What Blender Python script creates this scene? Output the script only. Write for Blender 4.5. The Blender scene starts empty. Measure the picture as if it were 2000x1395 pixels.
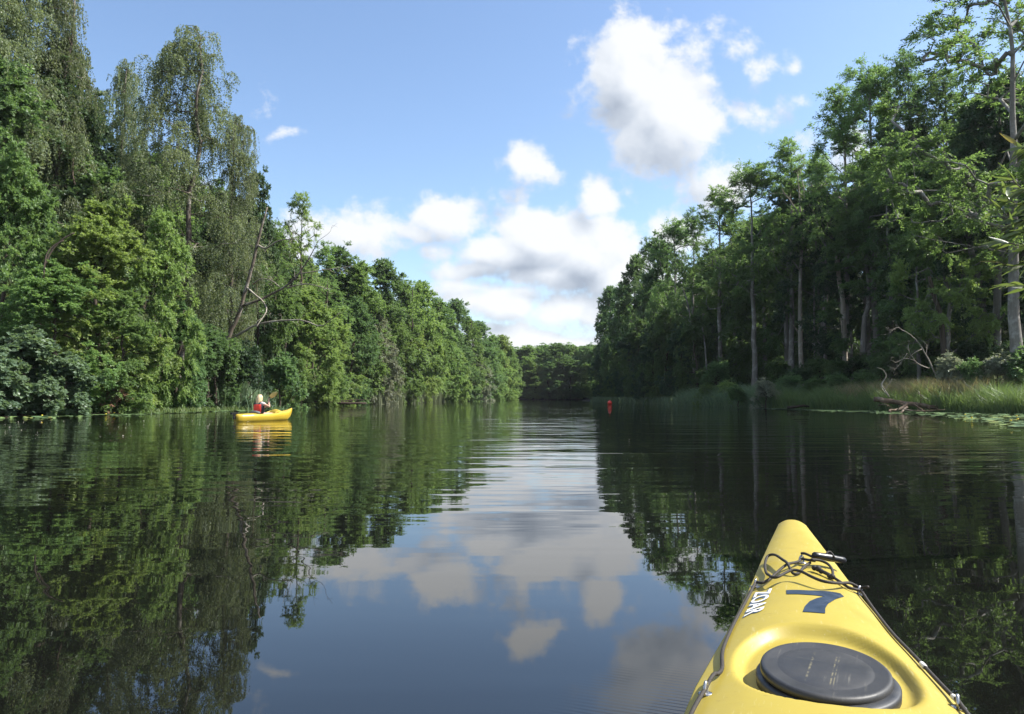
import bpy, bmesh, math, random
import numpy as np
from mathutils import Vector, Matrix

scene = bpy.context.scene
C = scene.collection
R = math.radians

# ------------------------------------------------------------------ camera
EYE = 0.92                                   # metres above the water, seated paddler
cam_d = bpy.data.cameras.new('camera')
cam_d.sensor_width = 36.0
cam_d.lens = 27.0
cam_d.clip_start = 0.05
cam_d.clip_end = 6000.0
cam = bpy.data.objects.new('camera', cam_d)
C.objects.link(cam)
PITCH = 3.0
cam.location = (0, 0, EYE)
cam.rotation_euler = (R(90 + PITCH), 0, 0)
scene.camera = cam

# ------------------------------------------------------------------ sun, exposure
SUN_AZ, SUN_EL = 86.0, 46.0                  # clockwise from the view direction, above the horizon
to_sun = Vector((math.sin(R(SUN_AZ)) * math.cos(R(SUN_EL)), math.cos(R(SUN_AZ)) * math.cos(R(SUN_EL)), math.sin(R(SUN_EL))))
sd = bpy.data.lights.new('sun', 'SUN')
sd.energy = 4.3
sd.angle = R(0.53)
sd.color = (1.0, 0.965, 0.90)
sun = bpy.data.objects.new('sun', sd)
C.objects.link(sun)
sun.rotation_euler = to_sun.to_track_quat('Z', 'Y').to_euler()
scene.view_settings.view_transform = 'Standard'
scene.view_settings.look = 'None'
scene.view_settings.exposure = 1.3
scene.view_settings.gamma = 1.0
scene.view_settings.use_curve_mapping = False
cy = scene.cycles
cy.max_bounces = 8
cy.diffuse_bounces = 6
cy.glossy_bounces = 3
cy.transmission_bounces = 5
cy.transparent_max_bounces = 4
cy.sample_clamp_indirect = 4.0
cy.caustics_reflective = False
cy.caustics_refractive = False

# ------------------------------------------------------------------ sky with clouds
class NT:
    """Small helper to write node trees."""
    def __init__(self, tree):
        self.t = tree
        self.n = tree.nodes
        self.l = tree.links
    def new(self, typ, **kw):
        nd = self.n.new(typ)
        for k, v in kw.items():
            setattr(nd, k, v)
        return nd
    def put(self, sock, v):
        if isinstance(v, bpy.types.NodeSocket):
            self.l.new(v, sock)
        elif v is not None:
            sock.default_value = v
    def math(self, op, a, b=None, c=None, clamp=False):
        nd = self.new('ShaderNodeMath', operation=op, use_clamp=clamp)
        self.put(nd.inputs[0], a)
        self.put(nd.inputs[1], b)
        if c is not None:
            self.put(nd.inputs[2], c)
        return nd.outputs[0]
    def vmath(self, op, a, b=None):
        nd = self.new('ShaderNodeVectorMath', operation=op)
        self.put(nd.inputs[0], a)
        self.put(nd.inputs[1], b)
        return nd.outputs['Value'] if op in ('LENGTH', 'DOT_PRODUCT') else nd.outputs[0]
    def scale(self, a, s):
        nd = self.new('ShaderNodeVectorMath', operation='SCALE')
        self.put(nd.inputs[0], a)
        nd.inputs['Scale'].default_value = s
        return nd.outputs[0]
    def noise(self, vec, scale, detail=2.0, rough=0.5, out=0, dist=0.0):
        nd = self.new('ShaderNodeTexNoise')
        if vec is not None:
            self.put(nd.inputs['Vector'], vec)
        nd.inputs['Scale'].default_value = scale
        nd.inputs['Detail'].default_value = detail
        nd.inputs['Roughness'].default_value = rough
        nd.inputs['Distortion'].default_value = dist
        return nd.outputs[out]
    def smooth(self, v, a, b, lo=0.0, hi=1.0):
        nd = self.new('ShaderNodeMapRange', interpolation_type='SMOOTHSTEP')
        self.put(nd.inputs['Value'], v)
        nd.inputs['From Min'].default_value = a
        nd.inputs['From Max'].default_value = b
        nd.inputs['To Min'].default_value = lo
        nd.inputs['To Max'].default_value = hi
        return nd.outputs[0]
    def ramp(self, v, stops):
        nd = self.new('ShaderNodeValToRGB')
        self.put(nd.inputs[0], v)
        e = nd.color_ramp.elements
        while len(e) < len(stops):
            e.new(0.5)
        for el, (p, c) in zip(e, stops):
            el.position = p
            el.color = (*c, 1)
        return nd.outputs[0]
    def mix(self, f, a, b, blend='MIX'):
        nd = self.new('ShaderNodeMix', data_type='RGBA', blend_type=blend)
        self.put(nd.inputs[0], f)
        for s, v in ((nd.inputs[6], a), (nd.inputs[7], b)):
            self.put(s, (*v, 1) if isinstance(v, tuple) and len(v) == 3 else v)
        return nd.outputs[2]

# clouds as (east, up, half width, half height, strength) on the tangent plane one unit north
CLOUDS = [
    (.160, .430, .080, .090, 1.25), (.205, .395, .080, .095, 1.15), (.180, .350, .060, .060, .8), (.125, .445, .05, .06, .7),
    (.292, .470, .030, .036, .5), (.322, .438, .030, .028, .5), (.310, .375, .05, .022, .25), (.367, .44, .016, .012, .25),
    (.382, .39, .018, .012, .22), (.023, .305, .042, .034, .80), (.008, .268, .035, .02, .4), (-.085, .235, .062, .036, .85), (-.15, .213, .08, .026, .55),
    (-.205, .208, .085, .05, .72), (-.275, .188, .06, .04, .5), (-.105, .188, .036, .014, .5),
    (.045, .205, .085, .052, 1.35), (.105, .190, .075, .06, 1.3), (.000, .190, .075, .040, 1.2), (.135, .160, .055, .05, 1.1),
    (.112, .262, .034, .036, .80), (.150, .27, .02, .03, .3), (-.05, .158, .08, .022, .6), (.05, .158, .10, .030, .9), (.28, .285, .06, .045, .7), (.205, .215, .06, .045, .7),
    (-.015, .122, .085, .026, .95), (.085, .112, .085, .026, .95), (.05, .072, .16, .024, 1.1), (-.07, .13, .07, .025, .6), (-.02, .085, .08, .02, .8), (.19, .13, .05, .06, .7),
    (-.30, .352, .035, .010, .28), (-.33, .40, .012, .03, .2), (-.46, .25, .12, .05, .5), (.5, .3, .12, .06, .5),
]
world = bpy.data.worlds.new('World')
scene.world = world
world.use_nodes = True
g = bpy.data.node_groups.new('cloud_density', 'ShaderNodeTree')
g.interface.new_socket('P', in_out='INPUT', socket_type='NodeSocketVector')
g.interface.new_socket('D', in_out='OUTPUT', socket_type='NodeSocketFloat')
g.interface.new_socket('B', in_out='OUTPUT', socket_type='NodeSocketFloat')
q = NT(g)
gi, go = q.new('NodeGroupInput'), q.new('NodeGroupOutput')
P0 = gi.outputs[0]
warp = q.scale(q.vmath('SUBTRACT', q.noise(P0, 7.0, 3.0, .55, out=1), (.5, .5, .5)), .075)
P1 = q.vmath('ADD', P0, warp)
acc = None
for cu, cv, a, b, st in CLOUDS:
    e = q.vmath('MULTIPLY', q.vmath('SUBTRACT', P1, (cu, cv, 0)), (1 / a, 1 / b, 0))
    d = q.math('MULTIPLY', q.math('SUBTRACT', 1.15, q.vmath('LENGTH', e)), st)
    acc = d if acc is None else q.math('SMOOTH_MAX', acc, d, .12)
acc = q.math('MAXIMUM', acc, -.6)
fb = q.noise(P0, 15.0, 9.0, .62)
fb2 = q.noise(q.vmath('MULTIPLY', P0, (1, 1.25, 1)), 44.0, 6.0, .6)
D = q.math('ADD', acc, q.math('MULTIPLY', q.math('SUBTRACT', fb, .5), 1.9))
D = q.math('ADD', D, q.math('MULTIPLY', q.math('SUBTRACT', fb2, .5), .55))
q.put(go.inputs[0], D)
q.put(go.inputs[1], q.math('ADD', acc, q.math('MULTIPLY', q.math('SUBTRACT', q.noise(P0, 13.0, 4.0, .5), .5), 1.5)))

w = NT(world.node_tree)
w.n.clear()
wo = w.new('ShaderNodeOutputWorld')
sky = w.new('ShaderNodeTexSky', sky_type='NISHITA', sun_disc=False)
sky.sun_elevation = R(SUN_EL)
sky.sun_rotation = R(SUN_AZ)
sky.altitude = 0
sky.air_density = 1.0
sky.dust_density = 0.8
sky.ozone_density = 2.6
bg_sky = w.new('ShaderNodeBackground')
bg_sky.inputs[1].default_value = 0.096
w.put(bg_sky.inputs[0], sky.outputs[0])
dirv = w.new('ShaderNodeTexCoord').outputs['Generated']
sx = w.new('ShaderNodeSeparateXYZ')
w.put(sx.inputs[0], dirv)
ym = w.math('MAXIMUM', sx.outputs[1], .05)
cx = w.new('ShaderNodeCombineXYZ')
w.put(cx.inputs[0], w.math('DIVIDE', sx.outputs[0], ym))
w.put(cx.inputs[1], w.math('DIVIDE', sx.outputs[2], ym))
def dens(off):
    nd = w.new('ShaderNodeGroup', node_tree=g)
    w.put(nd.inputs[0], w.vmath('ADD', cx.outputs[0], off) if off else cx.outputs[0])
    return nd.outputs
(d0, b0), (_, b1) = dens(None), dens((.018, .030, 0))
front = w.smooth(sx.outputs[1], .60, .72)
other = w.math('MULTIPLY', w.math('SUBTRACT', w.noise(dirv, 3.0, 8.0, .6), .475), 6.0)  # unseen clouds outside the view, cover raised to add ambient light
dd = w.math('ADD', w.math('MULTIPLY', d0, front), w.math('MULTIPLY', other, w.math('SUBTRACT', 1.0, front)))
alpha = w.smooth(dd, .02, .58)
lit = w.math('ADD', .80, w.math('MULTIPLY', w.math('MULTIPLY', w.math('SUBTRACT', b0, b1), .80), front))
thick = w.smooth(dd, .6, 1.9, 0.0, .30)
lit = w.math('SUBTRACT', lit, thick, clamp=True)
ccol = w.ramp(lit, [(0.0, (.40, .46, .56)), (.45, (.64, .70, .79)), (.8, (.86, .90, .96)), (1.0, (.97, .985, 1.0))])
bg_c = w.new('ShaderNodeBackground')
w.put(bg_c.inputs[0], ccol)
bg_c.inputs[1].default_value = 0.42
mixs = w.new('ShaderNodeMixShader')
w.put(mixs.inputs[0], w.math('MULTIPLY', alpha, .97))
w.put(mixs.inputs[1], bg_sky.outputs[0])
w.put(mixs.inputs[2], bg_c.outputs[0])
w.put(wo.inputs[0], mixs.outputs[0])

# ------------------------------------------------------------------ materials
def new_mat(name):
    m = bpy.data.materials.new(name)
    m.use_nodes = True
    t = NT(m.node_tree)
    t.n.clear()
    out = t.new('ShaderNodeOutputMaterial')
    return m, t, out
def principled(t, col=(.5, .5, .5), rough=.5, spec=.5, metal=0.0):
    b = t.new('ShaderNodeBsdfPrincipled')
    t.put(b.inputs['Base Color'], (*col, 1) if isinstance(col, tuple) else col)
    t.put(b.inputs['Roughness'], rough)
    b.inputs['Specular IOR Level'].default_value = spec
    b.inputs['Metallic'].default_value = metal
    return b
def bump(t, h, strength, dist):
    nd = t.new('ShaderNodeBump')
    nd.inputs['Strength'].default_value = strength
    nd.inputs['Distance'].default_value = dist
    t.put(nd.inputs['Height'], h)
    return nd.outputs[0]
def simple(name, col, rough=.5, spec=.5, metal=0.0, var=.25, scale=20.0, bmp=0.0):
    """Base colour with a little grain and wear."""
    m, t, out = new_mat(name)
    oc = t.new('ShaderNodeTexCoord').outputs['Object']
    n = t.noise(oc, scale, 5.0, .6)
    dark = tuple(c * (1 - var) for c in col)
    lite = tuple(min(1, c * (1 + var)) for c in col)
    b = principled(t, t.mix(n, dark, lite), t.smooth(n, .3, .7, max(.02, rough - .08), min(1, rough + .08)), spec, metal)
    if bmp:
        t.put(b.inputs['Normal'], bump(t, n, .6, bmp))
    t.put(out.inputs[0], b.outputs[0])
    return m

def leaf_mat(name, col, gloss=.35, trans=.34, spread=.5, warm=0.0):
    m, t, out = new_mat(name)
    tint = t.new('ShaderNodeAttribute', attribute_name='tint').outputs['Fac']
    oi = t.new('ShaderNodeObjectInfo').outputs['Random']
    oc = t.new('ShaderNodeTexCoord').outputs['Object']
    big = t.noise(oc, .55, 2.0, .5)
    f = t.math('ADD', t.math('MULTIPLY', tint, .65), t.math('MULTIPLY', big, .35))
    r, gg, bl = col
    a = (r * (1 - spread) * .8, gg * (1 - spread), bl * (1 - spread * .6))
    c2 = (r * (1 + spread * .9) + warm * .3, gg * (1 + spread * .65), bl * (1 + spread * .3))
    base = t.ramp(f, [(.12, a), (.5, col), (.9, c2)])
    hsv = t.new('ShaderNodeHueSaturation')
    t.put(hsv.inputs['Hue'], t.math('ADD', .488, t.math('MULTIPLY', oi, .024)))
    t.put(hsv.inputs['Value'], t.math('ADD', .84, t.math('MULTIPLY', oi, .32)))
    hsv.inputs['Saturation'].default_value = .88
    t.put(hsv.inputs['Color'], base)
    b = principled(t, hsv.outputs[0], .42, gloss)
    tr = t.new('ShaderNodeBsdfTranslucent')
    t.put(tr.inputs[0], t.mix(.5, hsv.outputs[0], (col[0] * 2.0, col[1] * 1.9, col[2] * .8)))
    mx = t.new('ShaderNodeMixShader')
    mx.inputs[0].default_value = trans
    t.put(mx.inputs[1], b.outputs[0])
    t.put(mx.inputs[2], tr.outputs[0])
    t.put(out.inputs[0], mx.outputs[0])
    return m

def bark_mat(name, col, pale=None, streak=8.0):
    m, t, out = new_mat(name)
    oc = t.new('ShaderNodeTexCoord').outputs['Object']
    st = t.noise(t.vmath('MULTIPLY', oc, (streak, streak, streak * .12)), 1.6, 6.0, .65)
    bl = t.noise(oc, 1.1, 4.0, .6)
    dark = tuple(c * .45 for c in col)
    c = t.mix(st, dark, tuple(c * 1.35 for c in col))
    if pale:
        c = t.mix(t.smooth(bl, .48, .66), c, pale)
    b = principled(t, c, .85, .2)
    t.put(b.inputs['Normal'], bump(t, st, .8, .03))
    t.put(out.inputs[0], b.outputs[0])
    return m

LEAF = {
    'alder': leaf_mat('alder_leaf', (0.159, 0.261, 0.081), spread=.55, warm=.02, trans=0.50),
    'fresh': leaf_mat('fresh_leaf', (0.207, 0.305, 0.086), spread=.5, warm=.03, trans=0.50),
    'oak': leaf_mat('oak_leaf', (0.078, 0.136, 0.058), spread=.5, trans=0.38),
    'maple': leaf_mat('maple_leaf', (0.135, 0.212, 0.119), spread=.45, gloss=.3, trans=0.38),
    'hazel': leaf_mat('hazel_leaf', (0.122, 0.213, 0.081), spread=.5, trans=0.48),
    'birch': leaf_mat('birch_leaf', (0.162, 0.207, 0.103), spread=.5, warm=.02, trans=0.50),
    'ash': leaf_mat('ash_leaf', (0.143, 0.242, 0.081), spread=.55, trans=0.55),
    'beech': leaf_mat('beech_leaf', (0.103, 0.182, 0.067), spread=.5, trans=0.53),
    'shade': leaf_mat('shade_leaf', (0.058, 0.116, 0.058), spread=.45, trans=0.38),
    'silver': leaf_mat('silver_leaf', (0.246, 0.278, 0.202), spread=.4, gloss=.5),
    'dry': leaf_mat('dry_leaf', (0.318, 0.185, 0.132), spread=.5),
}
BARK = {
    'grey': bark_mat('grey_bark', (.21, .19, .165), pale=(.34, .33, .30)),
    'brown': bark_mat('brown_bark', (.085, .066, .05)),
    'birch': bark_mat('birch_bark', (.10, .08, .065), pale=(.24, .22, .19)),
    'dead': bark_mat('dead_wood', (.30, .26, .21), pale=(.42, .38, .32)),
    'stained': bark_mat('stained_dead_wood', (.13, .105, .08), pale=(.30, .27, .23)),
    'log': bark_mat('fallen_log_wood', (.15, .105, .072), pale=(.22, .18, .14)),
    'wet': bark_mat('wet_driftwood', (.045, .033, .024)),
}

# ------------------------------------------------------------------ mesh helpers
def fast_mesh(name, V, F, mats=(), mi=None, smooth=False, attrs=None):
    """V (n,3); F list of int arrays (m,k) of mixed k."""
    V = np.asarray(V, dtype=np.float32)
    F = [np.asarray(f, dtype=np.int32) for f in (F if isinstance(F, list) else [F]) if len(f)]
    me = bpy.data.meshes.new(name)
    me.vertices.add(len(V))
    me.vertices.foreach_set('co', V.ravel())
    loops = np.concatenate([f.ravel() for f in F])
    sizes = np.concatenate([np.full(len(f), f.shape[1], dtype=np.int32) for f in F])
    starts = np.concatenate(([0], np.cumsum(sizes)[:-1])).astype(np.int32)
    me.loops.add(len(loops))
    me.loops.foreach_set('vertex_index', loops)
    me.polygons.add(len(sizes))
    me.polygons.foreach_set('loop_start', starts)
    me.polygons.foreach_set('loop_total', sizes)
    if mi is not None:
        me.polygons.foreach_set('material_index', np.asarray(mi, dtype=np.int32))
    me.polygons.foreach_set('use_smooth', np.full(len(sizes), smooth, dtype=bool))
    for m in mats:
        me.materials.append(m)
    me.update(calc_edges=True)
    for k, v in (attrs or {}).items():
        a = me.attributes.new(k, 'FLOAT', 'FACE')
        a.data.foreach_set('value', np.asarray(v, dtype=np.float32))
    return me
def link(name, me, parent=None, loc=None, mat=None):
    o = bpy.data.objects.new(name, me)
    C.objects.link(o)
    if parent is not None:
        o.parent = parent
    if loc is not None:
        o.location = loc
    if mat is not None:
        set_mat(o, mat)
    return o
def set_mat(o, mat):
    o.material_slots[0].link = 'OBJECT'
    o.material_slots[0].material = mat
def tag(o, label=None, cat=None, group=None, kind=None):
    if label: o['label'] = label
    if cat: o['category'] = cat
    if group: o['group'] = group
    if kind: o['kind'] = kind
    return o
def thing(name, loc, label, cat, group=None, rotz=0.0):
    o = bpy.data.objects.new(name, None)
    o.empty_display_size = .3
    C.objects.link(o)
    o.location = loc
    o.rotation_euler = (0, 0, rotz)
    return tag(o, label, cat, group)

class MB:
    """Collects shapes, builds ONE mesh."""
    def __init__(self):
        self.V, self.F, self.n = [], [], 0
    def add(self, V, F):
        V = np.asarray(V, float)
        self.V.append(V)
        for f in (F if isinstance(F, list) else [F]):
            if len(f):
                self.F.append(np.asarray(f, int) + self.n)
        self.n += len(V)
        return self
    def tube(self, pts, rad, seg=6, cap=True, flat=1.0):
        pts = np.asarray(pts, float)
        n = len(pts)
        rad = np.full(n, rad) if np.isscalar(rad) else np.asarray(rad, float)
        tan = np.gradient(pts, axis=0)
        tan /= np.linalg.norm(tan, axis=1)[:, None] + 1e-9
        up = np.array([0, 0, 1.0]) if abs(tan[0][2]) < .9 else np.array([1.0, 0, 0])
        x = np.cross(tan[0], up); x /= np.linalg.norm(x)
        ang = np.linspace(0, 2 * np.pi, seg, endpoint=False)
        rings = []
        for i in range(n):
            x = x - tan[i] * (x @ tan[i]); x /= np.linalg.norm(x) + 1e-9
            y = np.cross(tan[i], x)
            rings.append(pts[i] + rad[i] * (np.cos(ang)[:, None] * x + flat * np.sin(ang)[:, None] * y))
        V = np.concatenate(rings)
        i = np.arange(n - 1)[:, None] * seg
        j = np.arange(seg)[None]
        a, b = i + j, i + (j + 1) % seg
        Q = np.stack([a, b, b + seg, a + seg], -1).reshape(-1, 4)
        F = [Q]
        if cap:
            F += [np.arange(seg)[::-1][None], ((n - 1) * seg + np.arange(seg))[None]]
        return self.add(V, F)
    def lathe(self, prof, seg=24, sx=1.0, sy=1.0, origin=(0, 0, 0)):
        """prof: (r, z) from bottom to top; closed at r == 0 by tiny rings."""
        ang = np.linspace(0, 2 * np.pi, seg, endpoint=False)
        V = np.concatenate([np.stack([r * sx * np.cos(ang), r * sy * np.sin(ang), np.full(seg, z)], 1) for r, z in prof]) + np.array(origin)
        n = len(prof)
        i = np.arange(n - 1)[:, None] * seg
        j = np.arange(seg)[None]
        a, b = i + j, i + (j + 1) % seg
        Q = np.stack([a, b, b + seg, a + seg], -1).reshape(-1, 4)
        return self.add(V, [Q, np.arange(seg)[::-1][None], ((n - 1) * seg + np.arange(seg))[None]])
    def box(self, c, s, rot=None):
        V = np.array([[x, y, z] for x in (-.5, .5) for y in (-.5, .5) for z in (-.5, .5)]) * np.array(s)
        if rot is not None:
            V = V @ np.array(rot).T
        return self.add(V + np.array(c), np.array([[0, 1, 3, 2], [4, 6, 7, 5], [0, 4, 5, 1], [2, 3, 7, 6], [0, 2, 6, 4], [1, 5, 7, 3]]))
    def ball(self, c, r, seg=12, rings=8):
        ph = np.linspace(-np.pi / 2 + .08, np.pi / 2 - .08, rings)
        r = np.array(r) if not np.isscalar(r) else np.array([r, r, r])
        sub = MB().lathe([(math.cos(p), math.sin(p)) for p in ph], seg)
        return self.add(sub.V[0] * r + np.array(c), sub.F)
    def mesh(self, name, mat, smooth=True):
        V = np.concatenate(self.V)
        by = {}
        for f in self.F:
            by.setdefault(f.shape[1], []).append(f)
        return fast_mesh(name, V, [np.concatenate(v) for v in by.values()], [mat], smooth=smooth)
    def build(self, name, mat, parent=None, smooth=True, loc=None):
        return link(name, self.mesh(name, mat, smooth), parent, loc)

def spline(pts, n):
    """Catmull-Rom through pts, n samples."""
    p = np.asarray(pts, float)
    p = np.concatenate([[2 * p[0] - p[1]], p, [2 * p[-1] - p[-2]]])
    m = len(p) - 3
    out = []
    for u in np.linspace(0, m - 1e-6, n):
        i = int(u); t = u - i
        a, b, c, d = p[i:i + 4]
        out.append(.5 * ((2 * b) + (-a + c) * t + (2 * a - 5 * b + 4 * c - d) * t * t + (-a + 3 * b - 3 * c + d) * t ** 3))
    return np.array(out)
def unit(a):
    return a / (np.linalg.norm(a, axis=-1, keepdims=True) + 1e-9)

# ------------------------------------------------------------------ the river and its banks
def smst(x, a, b):
    t = np.clip((x - a) / (b - a), 0, 1)
    return t * t * (3 - 2 * t)
LY = np.array([-200, 20, 34, 45, 56, 68, 110, 150, 180, 215, 235, 243, 250, 257, 262])
LX = np.array([-26, -25, -22.6, -21.2, -20.2, -19.8, -21, -19.5, -15.5, -7, .5, 1.5, -6, -30, -90])
RY = np.array([-200, 20, 40, 46, 52, 60, 70, 82, 120, 160, 200, 235, 262])
RX = np.array([30, 29.5, 28.2, 27.0, 24.6, 22.6, 20.8, 19.0, 19.4, 18.5, 17.5, 22, 34])
def XL(y): return np.interp(y, LY, LX)
def XR(y): return np.interp(y, RY, RX)
def wig(x, y): return .5 * np.sin(x * .21 + y * .13) + .35 * np.sin(x * .47 - y * .39 + 1.3) + .2 * np.sin(x * 1.1 + y * .9)
def inland(x, y):
    return np.maximum(np.maximum(XL(y) - x, x - XR(y)), y - 262.0)
def ground_z(x, y):
    x, y = np.asarray(x, float), np.asarray(y, float)
    d = inland(x, y) + .35 * wig(x, y)
    right = smst(x - XR(np.minimum(y, 260)), -2, 2)
    z = -1.6 + 1.55 * smst(d, -4.5, .4) + (.20 + .08 * right) * smst(d, .2, 1.6) + .25 * smst(d, 1.0, 5)
    hill = np.where(d > 2, 1, 0) * (right * 9.0 * smst(d, 3, 42) + (1 - right) * 4.0 * smst(d, 4, 50))
    return z + hill + .12 * wig(x * 1.7, y * 1.7) * smst(d, 0, 3)
def gz(x, y): return float(ground_z(x, y))

xs = np.concatenate([-np.geomspace(1600, 66, 22), np.linspace(-62, 62, 150), np.geomspace(66, 1600, 22)])
ys = np.concatenate([-np.geomspace(400, 26, 12), np.linspace(-22, 110, 150), np.linspace(112, 300, 80), np.geomspace(306, 2200, 22)])
gx, gy = np.meshgrid(xs, ys)
gv = np.stack([gx, gy, ground_z(gx, gy)], -1).reshape(-1, 3)
ii, jj = np.meshgrid(np.arange(len(ys) - 1), np.arange(len(xs) - 1), indexing='ij')
k0 = (ii * len(xs) + jj).ravel()
gm, t, out = new_mat('forest_floor')
pos = t.new('ShaderNodeNewGeometry').outputs['Position']
n1 = t.noise(pos, .5, 5.0, .6)
n2 = t.noise(pos, 6.0, 6.0, .65)
soil = t.mix(n2, (.012, .009, .006), (.040, .030, .019))
green = t.mix(n2, (.016, .03, .010), (.05, .075, .022))
sz = t.new('ShaderNodeSeparateXYZ'); t.put(sz.inputs[0], pos)
cov = t.math('MULTIPLY', t.smooth(n1, .42, .6), t.smooth(sz.outputs[2], .25, .6))
b = principled(t, t.mix(cov, soil, green), .95, .15)
t.put(b.inputs['Normal'], bump(t, n2, 1.0, .12))
t.put(out.inputs[0], b.outputs[0])
gnd = link('ground', fast_mesh('ground', gv, np.stack([k0, k0 + 1, k0 + 1 + len(xs), k0 + len(xs)], 1), [gm], smooth=True))
tag(gnd, 'wooded river banks of dark soil and leaf litter', kind='structure')

# water: peaty, mirror calm near the kayaks, rippled further out
wm, t, out = new_mat('river_water')
pos = t.new('ShaderNodeNewGeometry').outputs['Position']
sp = t.new('ShaderNodeSeparateXYZ'); t.put(sp.inputs[0], pos)
breeze = t.noise(t.vmath('MULTIPLY', pos, (.6, 1.0, 1.0)), .055, 3.0, .55)
bz = t.smooth(breeze, .34, .62, .45, 1.1)
dist = t.smooth(sp.outputs[1], 2.6, 13.0, .11, 1.0)
amp = t.math('MULTIPLY', bz, dist)
swell = t.noise(t.vmath('MULTIPLY', pos, (.30, 1.0, 1.0)), .62, 2.0, .5, dist=.3)
rip = t.noise(t.vmath('MULTIPLY', pos, (.20, 1.0, 1.0)), 1.55, 2.0, .5, dist=.5)
fine = t.noise(t.vmath('MULTIPLY', pos, (.35, 1.0, 1.0)), 5.0, 1.0, .5)
h = t.math('ADD', t.math('MULTIPLY', swell, .038), t.math('ADD', t.math('MULTIPLY', rip, .023), t.math('MULTIPLY', fine, .0028)))
h = t.math('MULTIPLY', h, amp)
# faint capillary waves shed by the near bow
wv = t.new('ShaderNodeTexWave', wave_type='BANDS', bands_direction='X')
mp = t.new('ShaderNodeMapping')
mp.inputs['Rotation'].default_value = (0, 0, R(-68))
t.put(mp.inputs[0], pos)
t.put(wv.inputs['Vector'], mp.outputs[0])
wv.inputs['Scale'].default_value = 13.0
wv.inputs['Distortion'].default_value = 1.2
wv.inputs['Detail'].default_value = 1.0
wv.inputs['Detail Scale'].default_value = .6
gd = t.vmath('LENGTH', t.vmath('MULTIPLY', t.vmath('SUBTRACT', pos, (.50, 2.15, 0)), (1.5, 1.2, 1)))
capm = t.smooth(gd, .18, .75, 1.0, 0.0)
h = t.math('ADD', h, t.math('MULTIPLY', t.math('MULTIPLY', wv.outputs[1], capm), .00045))
b = principled(t, (.0050, .0054, .0044), .012, .5)
b.inputs['IOR'].default_value = 1.62
t.put(b.inputs['Normal'], bump(t, h, 1.0, 1.0))
t.put(out.inputs[0], b.outputs[0])
wx = 1500.0
water = link('water', fast_mesh('water', [(-wx, -350, 0), (wx, -350, 0), (wx, 2000, 0), (-wx, 2000, 0)], np.array([[0, 1, 2, 3]]), [wm]))
tag(water, 'dark calm river reflecting trees and clouds', kind='structure')

# ------------------------------------------------------------------ tree prototypes
def leaf_quads(base, d, nrm, L, W):
    """kite leaves with a fold along the midrib"""
    side = unit(np.cross(d, nrm))
    up = np.cross(side, d)
    n = len(base)
    L = np.broadcast_to(L, n)[:, None]; W = np.broadcast_to(W, n)[:, None]
    mid = base + d * L * .42 + up * W * .14
    V = np.stack([base, mid + side * W * .5, base + d * L, mid - side * W * .5], 1).reshape(-1, 3)
    return V, np.arange(4 * n).reshape(-1, 4)

def sprays(c, o, rad, rng, ntw, nlf, L, W, flat=.6, droop=.25, upb=1.0):
    """leafy twigs around cluster centres c, growing towards o"""
    N = len(c)
    tw = unit(o[:, None] * .75 + rng.normal(size=(N, ntw, 3)) * np.array([.75, .75, .75 * flat]))
    u = (np.arange(nlf) + rng.random((N, ntw, nlf))) / nlf
    u = .12 + .88 * u
    r = rad[:, None, None, None]
    tlen = (.6 + .7 * rng.random((N, ntw, 1, 1)))
    p = c[:, None, None] + tw[:, :, None] * r * tlen * u[..., None]
    p[..., 2] -= (droop * (u ** 2) * r[..., 0] * tlen[..., 0])
    p += rng.normal(size=p.shape) * .05 * r
    sd = unit(np.cross(tw, np.array([0, 0, 1.0]) + rng.normal(size=tw.shape) * .2))
    sgn = np.where(np.arange(nlf) % 2 == 0, 1.0, -1.0)[None, None, :, None]
    d = unit(tw[:, :, None] * .8 + sd[:, :, None] * sgn * .8 + rng.normal(size=p.shape) * .35 - np.array([0, 0, droop * .8]))
    nr = unit(np.array([0, 0, upb]) + rng.normal(size=p.shape) * .55 + tw[:, :, None] * .3)
    p, d, nr = p.reshape(-1, 3), d.reshape(-1, 3), nr.reshape(-1, 3)
    n = len(p)
    sc = .7 + .6 * rng.random(n)
    tint = np.repeat(rng.random(N) * .45, ntw * nlf) + np.repeat(rng.random(N * ntw) * .2, nlf) + rng.random(n) * .35
    V, F = leaf_quads(p, d, nr, L * sc, W * sc)
    return V, F, tint

def strands(c, o, rng, nst, nlf, smin, smax, L, W):
    """weeping birch: hanging strands of small leaves"""
    N = len(c)
    out = unit(o[:, None] * .5 + rng.normal(size=(N, nst, 3)) * np.array([.8, .8, .15]))
    u = (np.arange(nlf) + rng.random((N, nst, nlf))) / nlf
    sl = smin + (smax - smin) * rng.random((N, nst, 1)) ** 1.4
    reach = .25 + .55 * rng.random((N, nst, 1, 1))
    p = c[:, None, None] + out[:, :, None] * reach * (1 - np.exp(-4 * u[..., None]))
    p[..., 2] += .12 * np.sin(np.minimum(u * 5, np.pi)) - sl * u
    p += rng.normal(size=p.shape) * np.array([.045, .045, .03])
    d = unit(rng.normal(size=p.shape) * np.array([.55, .55, .3]) + np.array([0, 0, -1.0]))
    nr = unit(rng.normal(size=p.shape) + out[:, :, None] * .5)
    p, d, nr = p.reshape(-1, 3), d.reshape(-1, 3), nr.reshape(-1, 3)
    n = len(p)
    tint = np.repeat(rng.random(N) * .4, nst * nlf) + np.repeat(rng.random(N * nst) * .25, nlf) + rng.random(n) * .35
    sc = .7 + .6 * rng.random(n)
    V, F = leaf_quads(p, d, nr, L * sc, W * sc)
    return V, F, tint

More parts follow.
